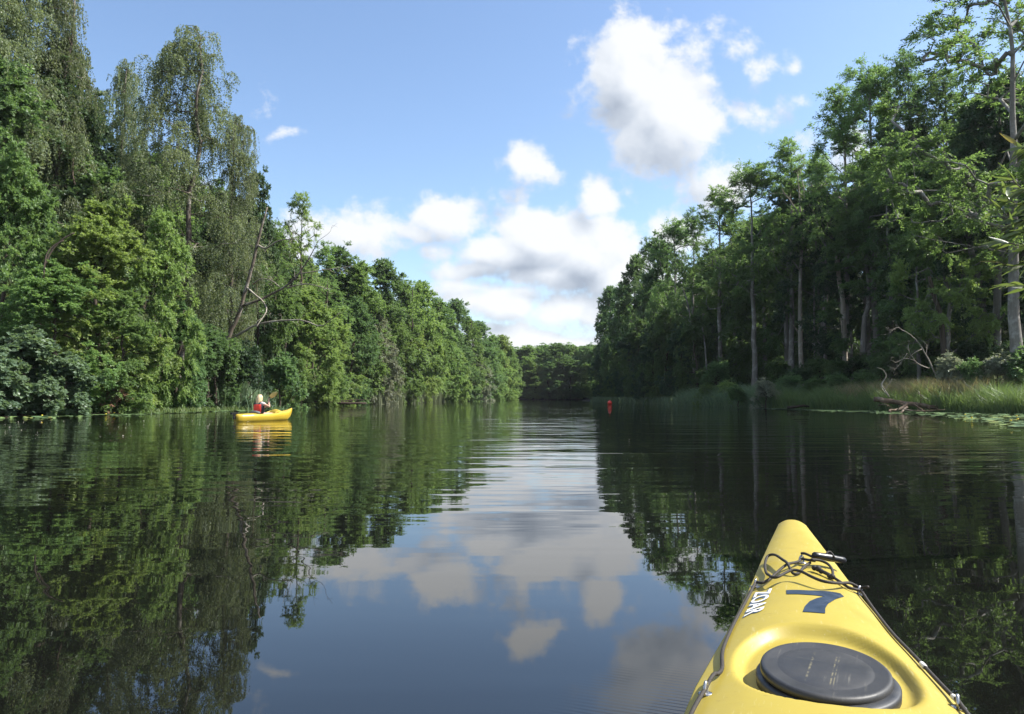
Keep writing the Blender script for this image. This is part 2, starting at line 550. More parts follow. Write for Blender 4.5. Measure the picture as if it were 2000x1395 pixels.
def crown_points(rng, H, Rc, zb, n, nlobe, lobe_r, shape=.5, shell=.45, flat=1.0, lean=(0, 0)):
    """cluster centres inside lumpy lobes of a crown envelope"""
    lobes = []
    while len(lobes) < nlobe:
        zr = rng.random()
        env = np.sin(np.pi * np.clip(zr, .02, .985) ** shape) ** .75
        a = rng.random() * 2 * np.pi
        r = Rc * env * rng.random() ** shell
        z = zb + (H - zb) * zr
        lobes.append((r * np.cos(a) + lean[0] * zr, r * np.sin(a) + lean[1] * zr, min(z, H - lobe_r * .35)))
    lobes = np.array(lobes)
    lr = lobe_r * (.6 + .8 * rng.random(nlobe))
    k = rng.integers(0, nlobe, n)
    v = unit(rng.normal(size=(n, 3))) * (rng.random((n, 1)) ** .45)
    v[:, 2] *= flat
    p = lobes[k] + v * lr[k][:, None]
    o = unit(p - np.array([0, 0, zb + .35 * (H - zb)])) * .7 + unit(v) * .5
    o[:, 2] = o[:, 2] * .6 + .1
    return p, unit(o), lobes

def wood(rng, H, tr, pts, zstart, bend=.25, seg=7, leader=.93, rpipe=.011, lean=(0, 0), twist=1.0):
    """trunk plus limbs that reach every cluster"""
    mb = MB()
    nt = 16
    tz = np.linspace(0, H * leader, nt)
    wob = np.cumsum(rng.normal(size=(nt, 2)) * bend * H / 90, axis=0)
    wob -= wob[0]
    tp = np.concatenate([wob + np.outer((tz / H) ** 1.2, lean), tz[:, None]], 1)
    trad = tr * (1 - .9 * (tz / tz[-1])) + .02
    trad[0] *= 1.5; trad[1] *= 1.08
    P = [p for p, z in zip(tp, tz) if z >= zstart]
    if not P:
        P = [tp[-1]]
    nbase = len(P)
    par = [-1] * nbase
    plen = [0.0] * nbase
    ax = np.stack([np.interp(pts[:, 2], tz, tp[:, 0]), np.interp(pts[:, 2], tz, tp[:, 1])], 1)
    order = np.argsort(np.hypot(*(pts[:, :2] - ax).T) + .15 * np.abs(pts[:, 2] - zstart))
    arr = np.zeros((nbase + 2 * len(pts), 3))
    pl = np.zeros(len(arr))
    arr[:nbase] = P
    m = nbase
    for qi in order:
        qp = pts[qi]
        dv = qp - arr[:m]
        dist = np.linalg.norm(dv, axis=1)
        cost = dist + .9 * np.maximum(0, .25 * dist - dv[:, 2]) + .22 * pl[:m]
        j = int(np.argmin(cost))
        mid = (arr[j] + qp) * .5 + rng.normal(size=3) * .10 * dist[j] * twist + np.array([0, 0, .06 * dist[j]])
        arr[m] = mid; pl[m] = pl[j] + dist[j] * .5; par.append(j)
        arr[m + 1] = qp; pl[m + 1] = pl[j] + dist[j]; par.append(m)
        m += 2
    cnt = np.zeros(m)
    cnt[nbase + 1::2] = 1
    for i in range(m - 1, nbase - 1, -1):
        cnt[par[i]] += cnt[i]
    rad = rpipe * np.sqrt(np.maximum(cnt, .3))
    rad = np.minimum(rad, tr * .6)
    mb.tube(tp, trad, seg + 3)
    for i in range(nbase, m):
        j = par[i]
        a, b2 = arr[j], arr[i]
        if np.linalg.norm(b2 - a) < .03:
            continue
        mb.tube([a, a + (b2 - a) * .5, b2], [min(rad[i] * 1.15, rad[j] if j >= nbase else rad[i] * 1.15), rad[i], rad[i] * .95], 5, cap=False)
    return mb

PROTO = {}
def proto(name, H, Rc, tr, crown, trunk_mb):
    V, F, tint = crown
    PROTO[name] = dict(H=H, R=Rc,
                       crown=fast_mesh(name + '_crown', V, F, [LEAF['alder']], attrs={'tint': tint}),
                       trunk=trunk_mb.mesh(name + '_trunk', BARK['brown']))

def make_round(name, seed, H=13.0, Rc=4.6, zb=.8, n=480, nl=38, lr=1.35, ntw=10, nlf=28, L=.145, W=.092, tr=.22, shell=.4, upb=.75, droop=.25, shape=.6, rad=.62, flat=.6):
    rng = np.random.default_rng(seed)
    p, o, lobes = crown_points(rng, H - .5, Rc - .7, zb, n, nl, lr, shape=shape, shell=shell)
    p[:, 2] = np.maximum(p[:, 2], zb * .5 + .15)
    cr = sprays(p, o, rad * (.7 + .6 * rng.random(n)), rng, ntw, nlf, L, W, droop=droop, upb=upb, flat=flat)
    proto(name, H, Rc, tr, cr, wood(rng, H, tr, p, max(zb * .6, .08 * H), bend=.8))
make_round('round', 11)
make_round('round_b', 12, nl=26, lr=1.6)
make_round('oak', 13, H=22, Rc=5.0, zb=4.5, n=400, nl=40, lr=1.5, L=.18, W=.125, tr=.38, rad=.7, ntw=9, nlf=24)
make_round('bush', 14, H=3.6, Rc=2.3, zb=.2, n=120, nl=16, lr=.65, ntw=9, nlf=20, L=.12, W=.075, tr=.07, rad=.42)
make_round('maple', 15, H=4.6, Rc=2.7, zb=.1, n=120, nl=17, lr=.8, ntw=8, nlf=18, L=.19, W=.17, tr=.09, rad=.5, droop=.5, flat=.4, upb=.5)
make_round('layer', 16, H=13, Rc=4.2, zb=3.0, n=230, nl=24, lr=.95, ntw=10, nlf=24, L=.13, W=.095, tr=.2, rad=.62, droop=.12, flat=.22, shell=.3)
make_round('hill', 17, H=20, Rc=5.2, zb=1.2, n=430, nl=70, lr=1.35, ntw=8, nlf=21, L=.24, W=.15, tr=.3, rad=.95)
make_round('hill_b', 18, H=20, Rc=5.2, zb=1.2, n=430, nl=60, lr=1.6, ntw=8, nlf=21, L=.24, W=.15, tr=.3, rad=.95, shape=.75)

def make_airy(name, seed, H, Rc, zb, n, nl, lr, tr, ntw=8, nlf=22, L=.15, W=.07, rad=.62, bend=.5, lean=(0, 0), shape=.7, shell=.35, rpipe=.017):
    rng = np.random.default_rng(seed)
    p, o, lobes = crown_points(rng, H - .4, Rc - .6, zb, n, nl, lr, shape=shape, shell=shell, lean=lean)
    cr = sprays(p, o, rad * (.7 + .6 * rng.random(n)), rng, ntw, nlf, L, W, droop=.3, flat=.55)
    proto(name, H, Rc, tr, cr, wood(rng, H, tr, p, zb * .8, bend=bend, lean=lean, rpipe=rpipe, twist=1.6))
make_airy('ash', 21, 20, 4.2, 7.0, 210, 26, 1.15, .26)
make_airy('ash_b', 22, 20, 4.4, 6.0, 240, 22, 1.35, .26, shape=.6)
make_airy('tall', 23, 26, 4.6, 11.5, 330, 34, 1.4, .35, L=.16, W=.085, rad=.8, bend=.22)
make_airy('tall_b', 24, 26, 4.8, 10.5, 330, 30, 1.5, .34, L=.16, W=.085, rad=.8, bend=.28)
make_airy('spreading', 25, 30, 8.5, 10.0, 520, 60, 1.35, .36, L=.17, W=.08, rad=.75, bend=.4, shell=.3, shape=.62, rpipe=.022, lean=(-1.0, 0))

def make_birch(name, seed, H=27, Rc=4.8, zb=4.0, nl=50, per=8, tr=.24, nst=8, nlf=34, smax=2.8):
    # long arching limbs, each with its own curtain of strands, so the outline stays ragged
    rng = np.random.default_rng(seed)
    pts, outs = [], []
    for k in range(nl):
        zr = (k + rng.random()) / nl
        env = min(1.0, .26 + 1.15 * (1 - zr)) * (.45 + .7 * rng.random()) * min(1.0, .6 + 2.2 * zr)
        a = k * 2.4 + rng.normal() * .5
        d = np.array([math.cos(a), math.sin(a), 0])
        z = zb + (H - zb - .6) * zr ** .85
        rr = (Rc - .4) * env
        for q_ in range(per):
            u = .25 + .75 * (q_ + rng.random()) / per
            p = d * rr * u + np.array([0, 0, z + .9 * math.sin(u * 2.3) * min(1.5, rr * .35) - .7 * u * u])
            p += rng.normal(size=3) * np.array([.45, .45, .3])
            p[2] = min(p[2], H - .3)
            pts.append(p); outs.append(unit(d + rng.normal(size=3) * .4))
    p, o = np.array(pts), np.array(outs)
    cr = strands(p, o, rng, nst, nlf, .5, smax, .115, .062)
    proto(name, H, Rc, tr, cr, wood(rng, H, tr, p, zb * .8, bend=.6, rpipe=.012))
make_birch('birch', 31)
make_birch('birch_b', 32, H=22, Rc=3.4, nl=34, per=7, smax=2.2)

def place(pr, nm, x, y, H, Rad, leaf, bark, label, cat='tree', group=None, rz=None, z=None, sink=.1):
    d = PROTO[pr]
    rz = (x * 12.9898 + y * 78.233) % 6.283 if rz is None else rz
    gz0 = gz(x, y) if z is None else z
    o = thing(nm, (x, y, gz0 - sink), label, cat, group, rz)
    o.scale = (Rad / d['R'], Rad / d['R'], H / d['H'])
    link('trunk' if cat != 'shrub' else 'stem', d['trunk'], o, mat=BARK[bark])
    link('crown' if cat != 'shrub' else 'foliage', d['crown'], o, mat=LEAF[leaf])
    return o
th = R(PITCH)
def ray(px, py):
    a, b = (px - 1000) / 1500., (697.5 - py) / 1500.
    yy = math.cos(th) - b * math.sin(th)
    return a / yy, (math.sin(th) + b * math.cos(th)) / yy      # per metre north: east, up
def at(px, py, Y):
    """point Y metres north seen in the photograph's direction px, py"""
    e, u = ray(px, py)
    return np.array([e * Y, Y, EYE + u * Y])
def tree(pr, nm, px, top, Y, rad, leaf, bark, label, cat='tree', group=None, rz=None, z=None):
    """measured by bearing, distance and treetop"""
    p = at(px, top, Y)
    z0 = gz(p[0], Y) if z is None else z
    return place(pr, nm, p[0], Y, max(1.0, p[2] - z0), rad, leaf, bark, label, cat, group, rz, z0)

# ------------------------------------------------------------------ left bank
tree('birch', 'weeping_birch', 10, -150, 50, 7.0, 'birch', 'birch', 'tallest weeping birch rising out of the top left corner of the photo', rz=.4)
tree('birch_b', 'weeping_birch', 125, -75, 53, 3.4, 'birch', 'birch', 'second corner birch whose strands hang against the sky above the oak', rz=1.1)
tree('oak', 'oak_tree', 120, 85, 54, 4.9, 'oak', 'brown', 'dark green oak standing between the two big weeping birches')
tree('oak', 'oak_tree', 15, 200, 56, 4.2, 'oak', 'brown', 'dark oak below the corner birch at the left edge')
tree('birch', 'weeping_birch', 365, 45, 58, 6.2, 'birch', 'birch', 'big olive weeping birch with drooping strands beside the open sky', rz=2.2)
tree('birch_b', 'weeping_birch', 468, 205, 61, 2.7, 'birch', 'birch', 'narrow weeping birch hanging over the leaning dead tree')
tree('birch_b', 'weeping_birch', 250, 95, 61, 2.6, 'birch', 'birch', 'thin weeping birch top between oak and big birch')
tree('oak', 'oak_tree', 505, 330, 66, 2.1, 'oak', 'brown', 'small dark oak crown peeping out under the narrow birch')
tree('oak', 'oak_tree', 300, 300, 66, 5.0, 'oak', 'brown', 'dark oak hidden behind the strands of the big birch')
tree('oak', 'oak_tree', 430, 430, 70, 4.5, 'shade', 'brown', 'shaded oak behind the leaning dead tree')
tree('round', 'alder_tree', 205, 385, 44, 4.2, 'fresh', 'brown', 'bright green alder in the sun below the dark oak', rz=1.0)
tree('round_b', 'alder_tree', 20, 300, 43, 3.2, 'alder', 'brown', 'tall green alder at the left edge above the maple leaves')
tree('round', 'alder_tree', 318, 405, 48, 2.6, 'fresh', 'brown', 'light green alder whose branches lean towards the birch strands', rz=3.3)
tree('round_b', 'alder_tree', 110, 520, 40.5, 3.1, 'alder', 'brown', 'mid height alder leaning over the water beside the maple bush', rz=.2)
tree('round', 'alder_tree', 240, 560, 43, 2.5, 'alder', 'brown', 'low alder reaching down to the lily pads left of the dark gap', rz=5.0)
tree('maple', 'maple_bush', 50, 640, 37.2, 3.0, 'maple', 'brown', 'bluish green maple bush dipping into the water at the left edge', 'shrub')
tree('maple', 'maple_bush', 130, 690, 38.5, 2.1, 'maple', 'brown', 'small maple bush overhanging the bank right of the larger maple bush', 'shrub', rz=2.0)
tree('maple', 'maple_bush', -20, 660, 35.5, 2.4, 'maple', 'brown', 'maple bush cut by the left edge of the photo', 'shrub', rz=4.0)
tree('round', 'hazel_tree', 348, 585, 50, 2.4, 'hazel', 'brown', 'round hazel tree drooping over the bank left of the paddler', rz=2.6)
tree('round_b', 'hazel_tree', 410, 640, 53, 2.0, 'hazel', 'brown', 'dark hazel tree between round hazel and bright reed clump', rz=1.6)
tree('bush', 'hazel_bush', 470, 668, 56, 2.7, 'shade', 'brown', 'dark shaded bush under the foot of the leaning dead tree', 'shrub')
tree('bush', 'hazel_bush', 425, 652, 53.5, 2.6, 'hazel', 'brown', 'leafy bush hiding the foot of the leaning dead tree', 'shrub', rz=3.0)
tree('bush', 'hazel_bush', 548, 690, 62, 2.5, 'hazel', 'brown', 'dark bush right behind the raised paddle blade', 'shrub')
tree('bush', 'elder_bush', 290, 725, 47.5, 1.5, 'alder', 'brown', 'small pale bush beside the dark gap above the lily pads', 'shrub')
tree('bush', 'elder_bush', 232, 748, 42.3, 1.1, 'dry', 'brown', 'little bush with withered brown leaves above the lily pads', 'shrub')
tree('ash', 'ash_tree', 588, 385, 78, 2.9, 'fresh', 'brown', 'airy light green ash whose tip stands against the sky beside the narrow birch')
tree('ash_b', 'ash_tree', 540, 440, 74, 3.2, 'ash', 'brown', 'leafy ash directly behind the forked dead limbs')
tree('round', 'willow_tree', 600, 560, 73, 3.6, 'fresh', 'brown', 'bright willow behind the long bare branch')
tree('round_b', 'alder_tree', 560, 560, 66, 2.3, 'alder', 'brown', 'green alder in front of which the white dead branch reaches out', rz=.9)
# the rounded wall of trees towards the bend, near to far
hedge = [(640, 478, 84, 3.6, 'ash_b', 'alder'), (668, 478, 100, 4.2, 'oak', 'hazel'), (700, 498, 100, 4.6, 'hill', 'alder'), (745, 515, 112, 4.8, 'hill_b', 'hazel'),
         (790, 538, 124, 5.0, 'hill', 'alder'), (825, 556, 137, 4.6, 'hill_b', 'fresh'), (858, 573, 148, 4.8, 'hill', 'alder'), (888, 590, 162, 4.8, 'hill_b', 'hazel'),
         (915, 612, 176, 5.0, 'hill', 'alder'), (938, 632, 190, 5.0, 'hill_b', 'hazel'), (960, 648, 203, 5.0, 'hill', 'alder'), (978, 658, 216, 4.6, 'hill_b', 'fresh'),
         (994, 672, 228, 3.8, 'hill', 'alder'), (1003, 690, 238, 3.0, 'hill_b', 'alder')]
order_w = ['first', 'second', 'third', 'fourth', 'fifth', 'sixth', 'seventh', 'eighth', 'ninth', 'tenth', 'eleventh', 'twelfth', 'thirteenth', 'last']
for (px, top, Y, rad, pr, lf), wd in zip(hedge, order_w):
    tree(pr, 'leafy_tree', px, top, Y, rad, lf, 'brown', f'{wd} tree in the left green wall, counted from the dead branch to the bend', group='trees of the green wall along the left bank')
low = [(612, 620, 76), (650, 600, 82), (690, 590, 92), (735, 610, 101), (775, 630, 113), (812, 640, 126), (850, 655, 139), (880, 665, 152), (905, 680, 165), (930, 690, 180), (955, 700, 196), (985, 705, 215)]
for i, (px, top, Y) in enumerate(low):
    tree('round' if i % 2 else 'round_b', 'bank_tree', px, top, Y, 2.6 + .012 * Y, ('alder', 'fresh', 'hazel', 'silver', 'alder', 'fresh')[i % 6], 'brown',
         f'{order_w[i]} low tree over the left waterline, counted from the dead branch onward', group='low trees over the left waterline', rz=i * 1.3)
# deeper rows, only a top or a gap shows
rng = np.random.default_rng(5)
for row, (off, hh) in enumerate(((9, 21), (17, 24), (26, 25), (36, 25))):
    for Y in np.arange(44 + 3 * row, 236, 9 + row):
        x = float(XL(Y)) - off - rng.random() * 2
        Yj = Y + rng.random() * 3
        px = 1000 + 1500 * x / Yj
        lim = np.interp(px, [-700, 0, 300, 450, 540, 600, 700, 800, 900, 1000], [-100, 120, 150, 300, 420, 480, 515, 560, 618, 695])
        top = EYE + (776 - lim) / 1500 * Yj
        H = min(hh * (.85 + .3 * rng.random()), top - gz(x, Yj) - .4)
        if H < 5:
            continue
        place(('hill', 'hill_b', 'oak')[int(rng.integers(3))], 'forest_tree', x, Yj, H, 4.3 + rng.random(), ('hazel', 'oak', 'alder')[int(rng.integers(3))], 'brown',
              'leafy forest tree standing in the depth behind the front trees of the left bank', group='forest trees deep behind the left bank')

# ------------------------------------------------------------------ far shore and right bank
for i, (px, top, Y, rad) in enumerate([(1008, 682, 275, 5), (1030, 676, 272, 6), (1060, 668, 280, 6.5), (1090, 672, 270, 6), (1118, 668, 282, 6.5), (1142, 678, 270, 5.5), (1150, 668, 300, 4), (1165, 680, 264, 5.5), (1075, 700, 266, 5.5), (1112, 702, 265, 5), (1042, 705, 266, 5)]):
    tree(('hill', 'hill_b')[i % 2], 'far_tree', px, top + 1, Y, rad * 1.3, ('beech', 'alder', 'hazel')[i % 3], 'brown',
         f'{order_w[i]} tree of the distant wood closing the river bend', group='trees of the distant wood at the bend', rz=i * 1.1)
for i in range(34):
    px = 985 + i * 7.0
    Y = 278 + (i * 37 % 60)
    tree(('hill_b', 'hill')[i % 2], 'far_forest_tree', px, 677 + (i * 29 % 13), Y, 8.0, ('beech', 'hazel')[i % 2], 'brown', 'dark tree deep inside the distant wood at the river bend', group='dark trees inside the distant wood', rz=i * 2.1)

rb = [  # bearing, treetop, distance, radius, proto, leaf, label
    (1180, 590, 190, 3.2, 'hill', 'beech', 'farthest tree of the right bank, a light tip beside the distant wood'),
    (1192, 565, 176, 4.4, 'hill_b', 'beech', 'second farthest tree of the right bank behind the red buoy'),
    (1215, 545, 160, 4.6, 'hill', 'hazel', 'rounded tree of the right bank straight above the red buoy'),
    (1243, 505, 146, 4.8, 'hill_b', 'beech', 'tall rounded tree where the right bank meets the big cloud'),
    (1268, 470, 132, 4.2, 'ash_b', 'beech', 'tree with ragged outline leaning from the right bank towards the big cloud'),
    (1290, 452, 120, 4.4, 'hill', 'beech', 'dark dense tree left of the flat topped trees'),
    (1318, 425, 112, 4.2, 'tall_b', 'ash', 'flat topped tree left of the four tall trunks'),
    (1352, 415, 104, 4.0, 'ash_b', 'beech', 'leafy tree behind the flat topped tree'),
    (1402, 370, 98, 4.6, 'tall', 'ash', 'tall tree whose crown spreads left over the dark wood'),
    (1468, 312, 87, 4.7, 'tall_b', 'ash', 'tall tree on the first bare grey trunk by the grassy bank'),
    (1537, 278, 84, 4.2, 'tall', 'ash', 'tall tree on the second bare trunk from the grassy bank'),
    (1592, 292, 86, 3.6, 'tall_b', 'ash', 'slim tall tree just right of the bleached forked trunk'),
    (1640, 175, 77, 4.4, 'tall', 'ash', 'tall airy tree at the step in the right skyline'),
    (1700, 115, 74, 4.4, 'tall_b', 'ash', 'tall airy tree reaching highest before the corner tree'),
    (1765, 110, 72, 4.2, 'tall', 'beech', 'tall airy tree with a pale stem under the corner tree'),
    (1727, 215, 70, 3.0, 'tall_b', 'beech', 'tall tree on the straight trunk right of the broken snag'),
    (1838, 150, 70, 4.4, 'tall', 'beech', 'dense tall tree behind the sunlit layered alder'),
    (1905, 190, 62, 4.6, 'oak', 'beech', 'dark leafy tree under the corner tree'),
    (1990, 150, 60, 4.8, 'oak', 'oak', 'dark leafy tree cut by the right edge'),
]
for px, top, Y, rad, pr, lf, lab in rb:
    tree(pr, 'ash_tree' if lf == 'ash' else 'beech_tree', px, top, Y, rad, lf, 'grey', lab)
tree('spreading', 'corner_ash_tree', 1962, -120, 48, 9.0, 'ash', 'grey', 'huge spreading ash rising out of the top right corner', rz=.0)
tree('layer', 'layered_alder', 1838, 325, 58, 3.9, 'fresh', 'grey', 'sunlit alder with layered sprays in front of the dark right wood', rz=1.2)
tree('layer', 'layered_alder', 1790, 420, 61, 3.2, 'alder', 'grey', 'dimmer layered alder left of the sunlit layered alder', rz=3.2)
low_r = [(1187, 660, 172, 4.0), (1205, 640, 158, 4.0), (1228, 650, 140, 3.6), (1250, 620, 128, 3.8), (1275, 640, 114, 3.4), (1300, 600, 106, 3.6), (1330, 640, 98, 3.0), (1360, 610, 93, 3.0)]
for i, (px, top, Y, rad) in enumerate(low_r):
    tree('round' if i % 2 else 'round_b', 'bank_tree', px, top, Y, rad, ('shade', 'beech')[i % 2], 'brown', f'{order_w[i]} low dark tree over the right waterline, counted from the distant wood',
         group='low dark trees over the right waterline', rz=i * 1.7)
for row, (off, hh) in enumerate(((11, 21), (17, 23), (25, 24), (35, 24))):
    for Y in np.arange(40 + 3 * row, 250, 7.5 + row):
        x = float(XR(Y)) + off + rng.random() * 2.5
        Yj = Y + rng.random() * 3
        px = 1000 + 1500 * x / Yj
        lim = np.interp(px, [1170, 1200, 1250, 1330, 1400, 1500, 1600, 1650, 1760, 1800, 2000, 2600], [620, 590, 520, 445, 385, 320, 310, 205, 135, 130, 60, -200])
        top = EYE + (776 - lim) / 1500 * Yj
        H = min(hh * (.85 + .3 * rng.random()), top - gz(x, Yj) - .8)
        if H < 5 or px > 2040:
            continue
        place(('hill', 'hill_b', 'oak')[int(rng.integers(3))], 'forest_tree', x, Yj, H, 4.2 + rng.random(), ('beech', 'shade', 'oak')[int(rng.integers(3))], 'grey',
              'dark forest tree standing in the depth behind the front trees of the right bank', group='forest trees deep behind the right bank')
tree('hill', 'oak_tree', 1985, 420, 66, 4.6, 'beech', 'brown', 'dark leafy tree low at the right edge under the willow twigs', rz=1.0)
tree('hill_b', 'oak_tree', 1925, 480, 71, 4.6, 'oak', 'brown', 'dark leafy tree behind the trunk of the corner ash', rz=2.0)
for i, (px, top, Y, rad, lf, lab) in enumerate([
        (1900, 700, 49.5, 1.8, 'hazel', 'olive bush at the back of the sunny grass, first right of the silvery bush'),
        (1950, 688, 48.5, 2.0, 'silver', 'pale bush at the back of the sunny grass before the corner ash trunk'),
        (1995, 676, 47.5, 2.1, 'hazel', 'bush at the back of the sunny grass cut by the right edge'),
        (1690, 722, 58, 1.7, 'beech', 'low bush between the snag and the bleached branch'),
        (1640, 728, 61, 1.8, 'hazel', 'low bush in front of the broken snag'),
        (1590, 735, 63, 1.7, 'beech', 'low bush above the shaded fallen log'),
        (1540, 728, 67, 1.9, 'hazel', 'low bush at the foot of the second bare trunk'),
        (1420, 742, 76, 1.8, 'fresh', 'bright bush at the left end of the grassy bank'),
        (1385, 748, 80, 1.8, 'alder', 'green bush where the grassy bank meets the dark wood')]):
    tree('bush', 'bank_bush', px, top, Y, rad, lf, 'brown', lab, 'shrub', rz=i * 1.4)
shr = [(1520, 700, 80, 2.4), (1560, 712, 76, 2.2), (1600, 695, 78, 2.4), (1640, 700, 73, 2.2), (1680, 690, 72, 2.4), (1722, 690, 67, 2.2), (1770, 668, 66, 2.6), (1900, 655, 58, 2.8), (1945, 690, 54, 2.2), (1850, 690, 58, 2.2), (1985, 660, 54, 2.6), (1400, 700, 90, 2.4)]
for i, (px, top, Y, rad) in enumerate(shr):
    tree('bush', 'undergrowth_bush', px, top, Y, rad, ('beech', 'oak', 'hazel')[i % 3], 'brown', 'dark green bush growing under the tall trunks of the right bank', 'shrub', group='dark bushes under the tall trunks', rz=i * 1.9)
tree('bush', 'silver_willow_bush', 1858, 690, 50.5, 1.7, 'silver', 'dead', 'pale silvery bush beside the bleached fallen branch', 'shrub')
tree('bush', 'bramble_bush', 1495, 738, 65, 1.5, 'silver', 'brown', 'pale bramble over the fallen logs below the first bare trunk', 'shrub')
tree('bush', 'bramble_bush', 1440, 752, 68, 1.5, 'hazel', 'brown', 'low bramble at the water left of the fallen logs', 'shrub')

# ------------------------------------------------------------------ dead trees and bare limbs
def limb(mb, pts, r0, r1, seg=7, n=14, jit=.05, seed=0):
    rg = np.random.default_rng(seed)
    p = spline(pts, n)
    p[1:-1] += rg.normal(size=(n - 2, 3)) * jit * r0 * 3
    mb.tube(p, np.linspace(r0, r1, n), seg)
    return p
def twigs(mb, p, n, ln, r, seed, depth=1, up=.2):
    rg = np.random.default_rng(seed)
    for i in range(n):
        k = int(rg.integers(len(p) // 4, len(p)))
        a = p[k]
        d = unit(p[min(k + 1, len(p) - 1)] - p[k - 1]) * .6 + rg.normal(size=3) * .6 + np.array([0, 0, up])
        d = unit(d)
        l = ln * (.5 + rg.random())
        q = spline([a, a + d * l * .5 + rg.normal(size=3) * .1 * l, a + d * l + rg.normal(size=3) * .15 * l], 6)
        mb.tube(q, np.linspace(r, r * .3, 6), 4)
        if depth:
            twigs(mb, q, 2, ln * .45, r * .55, seed * 7 + i, depth - 1, up)

def px_line(pts, Y0, dY=0.0):
    return [at(x, y, Y0 + dY * i / max(1, len(pts) - 1)) for i, (x, y) in enumerate(pts)]
def dead_tree(nm, label, trunk_pts, Y, r0, r1, limbs, bark='dead', cat='dead tree', dY=0.0, twn=0, ground=True):
    tp = px_line(trunk_pts, Y, dY)
    if ground:
        tp[0][2] = gz(tp[0][0], tp[0][1]) - .3
    base = Vector(tp[0])
    o = thing(nm, base, label, cat)
    mb = MB()
    limb(mb, [p - np.array(base) for p in tp], r0, r1, 9, 20, .02, 1)
    mb.build('trunk', BARK[bark], o)
    for i, (pts, dy, ra, rb_, nt, tl) in enumerate(limbs):
        m2 = MB()
        p = limb(m2, [q_ - np.array(base) for q_ in px_line(pts, Y, dy)], ra, rb_, 6, 14, .04, i + 2)
        if nt:
            twigs(m2, p, nt, tl, rb_ * .8, i + 11)
        m2.build('branch', BARK['dead' if bark == 'stained' and i != 2 else bark], o)
    return o
dead_tree('leaning_dead_tree', 'leaning half dead tree with bare forked limbs above the paddler',
          [(425, 770), (445, 665), (468, 610), (492, 520), (512, 440), (522, 405)], 57, .22, .05, [
              ([(452, 662), (490, 640), (520, 630), (560, 626), (592, 626), (625, 638), (645, 625), (664, 611)], -4, .10, .022, 7, .7),
              ([(480, 560), (520, 600), (500, 640)], -2, .07, .03, 3, .6),
              ([(470, 600), (520, 580), (570, 550), (600, 510), (622, 470)], -2, .11, .02, 10, 1.2),
              ([(505, 480), (520, 485), (545, 470), (580, 467)], -3, .09, .03, 5, .7),
              ([(560, 562), (600, 555), (640, 565)], -3, .06, .02, 4, .6),
              ([(495, 555), (510, 545), (530, 548), (546, 560)], -3, .06, .025, 3, .5),
              ([(585, 535), (630, 528), (690, 520)], -1, .05, .02, 5, .7),
          ], bark='stained')
dead_tree('bleached_forked_trunk', 'tall bleached forked trunk standing between the second bare trunk and the broken snag',
          [(1566, 712), (1563, 640), (1563, 560), (1566, 470), (1562, 400), (1558, 340)], 81, .27, .05, [
              ([(1563, 528), (1556, 520), (1548, 510)], -1, .12, .06, 0, 0),
              ([(1566, 470), (1563, 430), (1545, 395), (1530, 375)], -1.5, .12, .03, 6, 1.3),
              ([(1566, 450), (1572, 410), (1570, 370), (1562, 330)], -.5, .11, .03, 8, 1.3),
              ([(1566, 420), (1580, 390), (1588, 360)], -1, .07, .02, 5, 1.0),
          ], bark='dead')
dead_tree('bare_twiggy_tree', 'bare grey twiggy tree left above the broken snag',
          [(1612, 700), (1610, 620), (1614, 540), (1611, 460)], 80, .20, .12, [
              ([(1611, 460), (1600, 430), (1590, 390), (1582, 350)], -1, .11, .03, 12, 1.7),
              ([(1611, 460), (1622, 430), (1628, 390), (1640, 345)], -1, .11, .03, 14, 1.7),
              ([(1616, 440), (1612, 400), (1612, 350)], -.5, .08, .03, 12, 1.6),
          ], bark='grey')
dead_tree('forked_dead_stem', 'thin forked dead stem right of the broken snag',
          [(1663, 640), (1660, 590), (1656, 540), (1654, 480)], 79, .14, .09, [
              ([(1654, 480), (1648, 455), (1645, 430)], -.5, .07, .03, 3, .8),
              ([(1655, 490), (1664, 460), (1672, 425)], -.5, .07, .03, 3, .8)], bark='grey')
dead_tree('broken_snag', 'broken leafless snag with a blunt top, leaning slightly, on the right slope',
          [(1652, 695), (1648, 640), (1645, 580), (1638, 545), (1636, 510), (1632, 482)], 75, .27, .17, [([(1636, 520), (1633, 514), (1631, 512)], -.4, .06, .05, 0, 0)], bark='dead', cat='snag')
for i, (pts, Y, r0, lab) in enumerate([
        ([(1592, 710), (1590, 600), (1592, 500), (1596, 440)], 84, .17, 'slender shaded trunk between the bleached forked trunk and the bare twiggy tree'),
        ([(1357, 705), (1350, 640), (1342, 590), (1332, 560)], 96, .13, 'thin grey trunk in the dark wood left of the first bare trunk'),
        ([(1383, 730), (1378, 690), (1372, 640)], 92, .14, 'short stem by the water under the dark wood'),
        ([(1846, 668), (1838, 625), (1826, 585), (1815, 540)], 57, .30, 'thick leaning trunk below the sunlit layered alder')]):
    dead_tree('bare_stemmed_tree', lab, pts, Y, r0 * .75, r0 * .45, [], bark='brown' if i == 3 else 'grey', cat='tree')

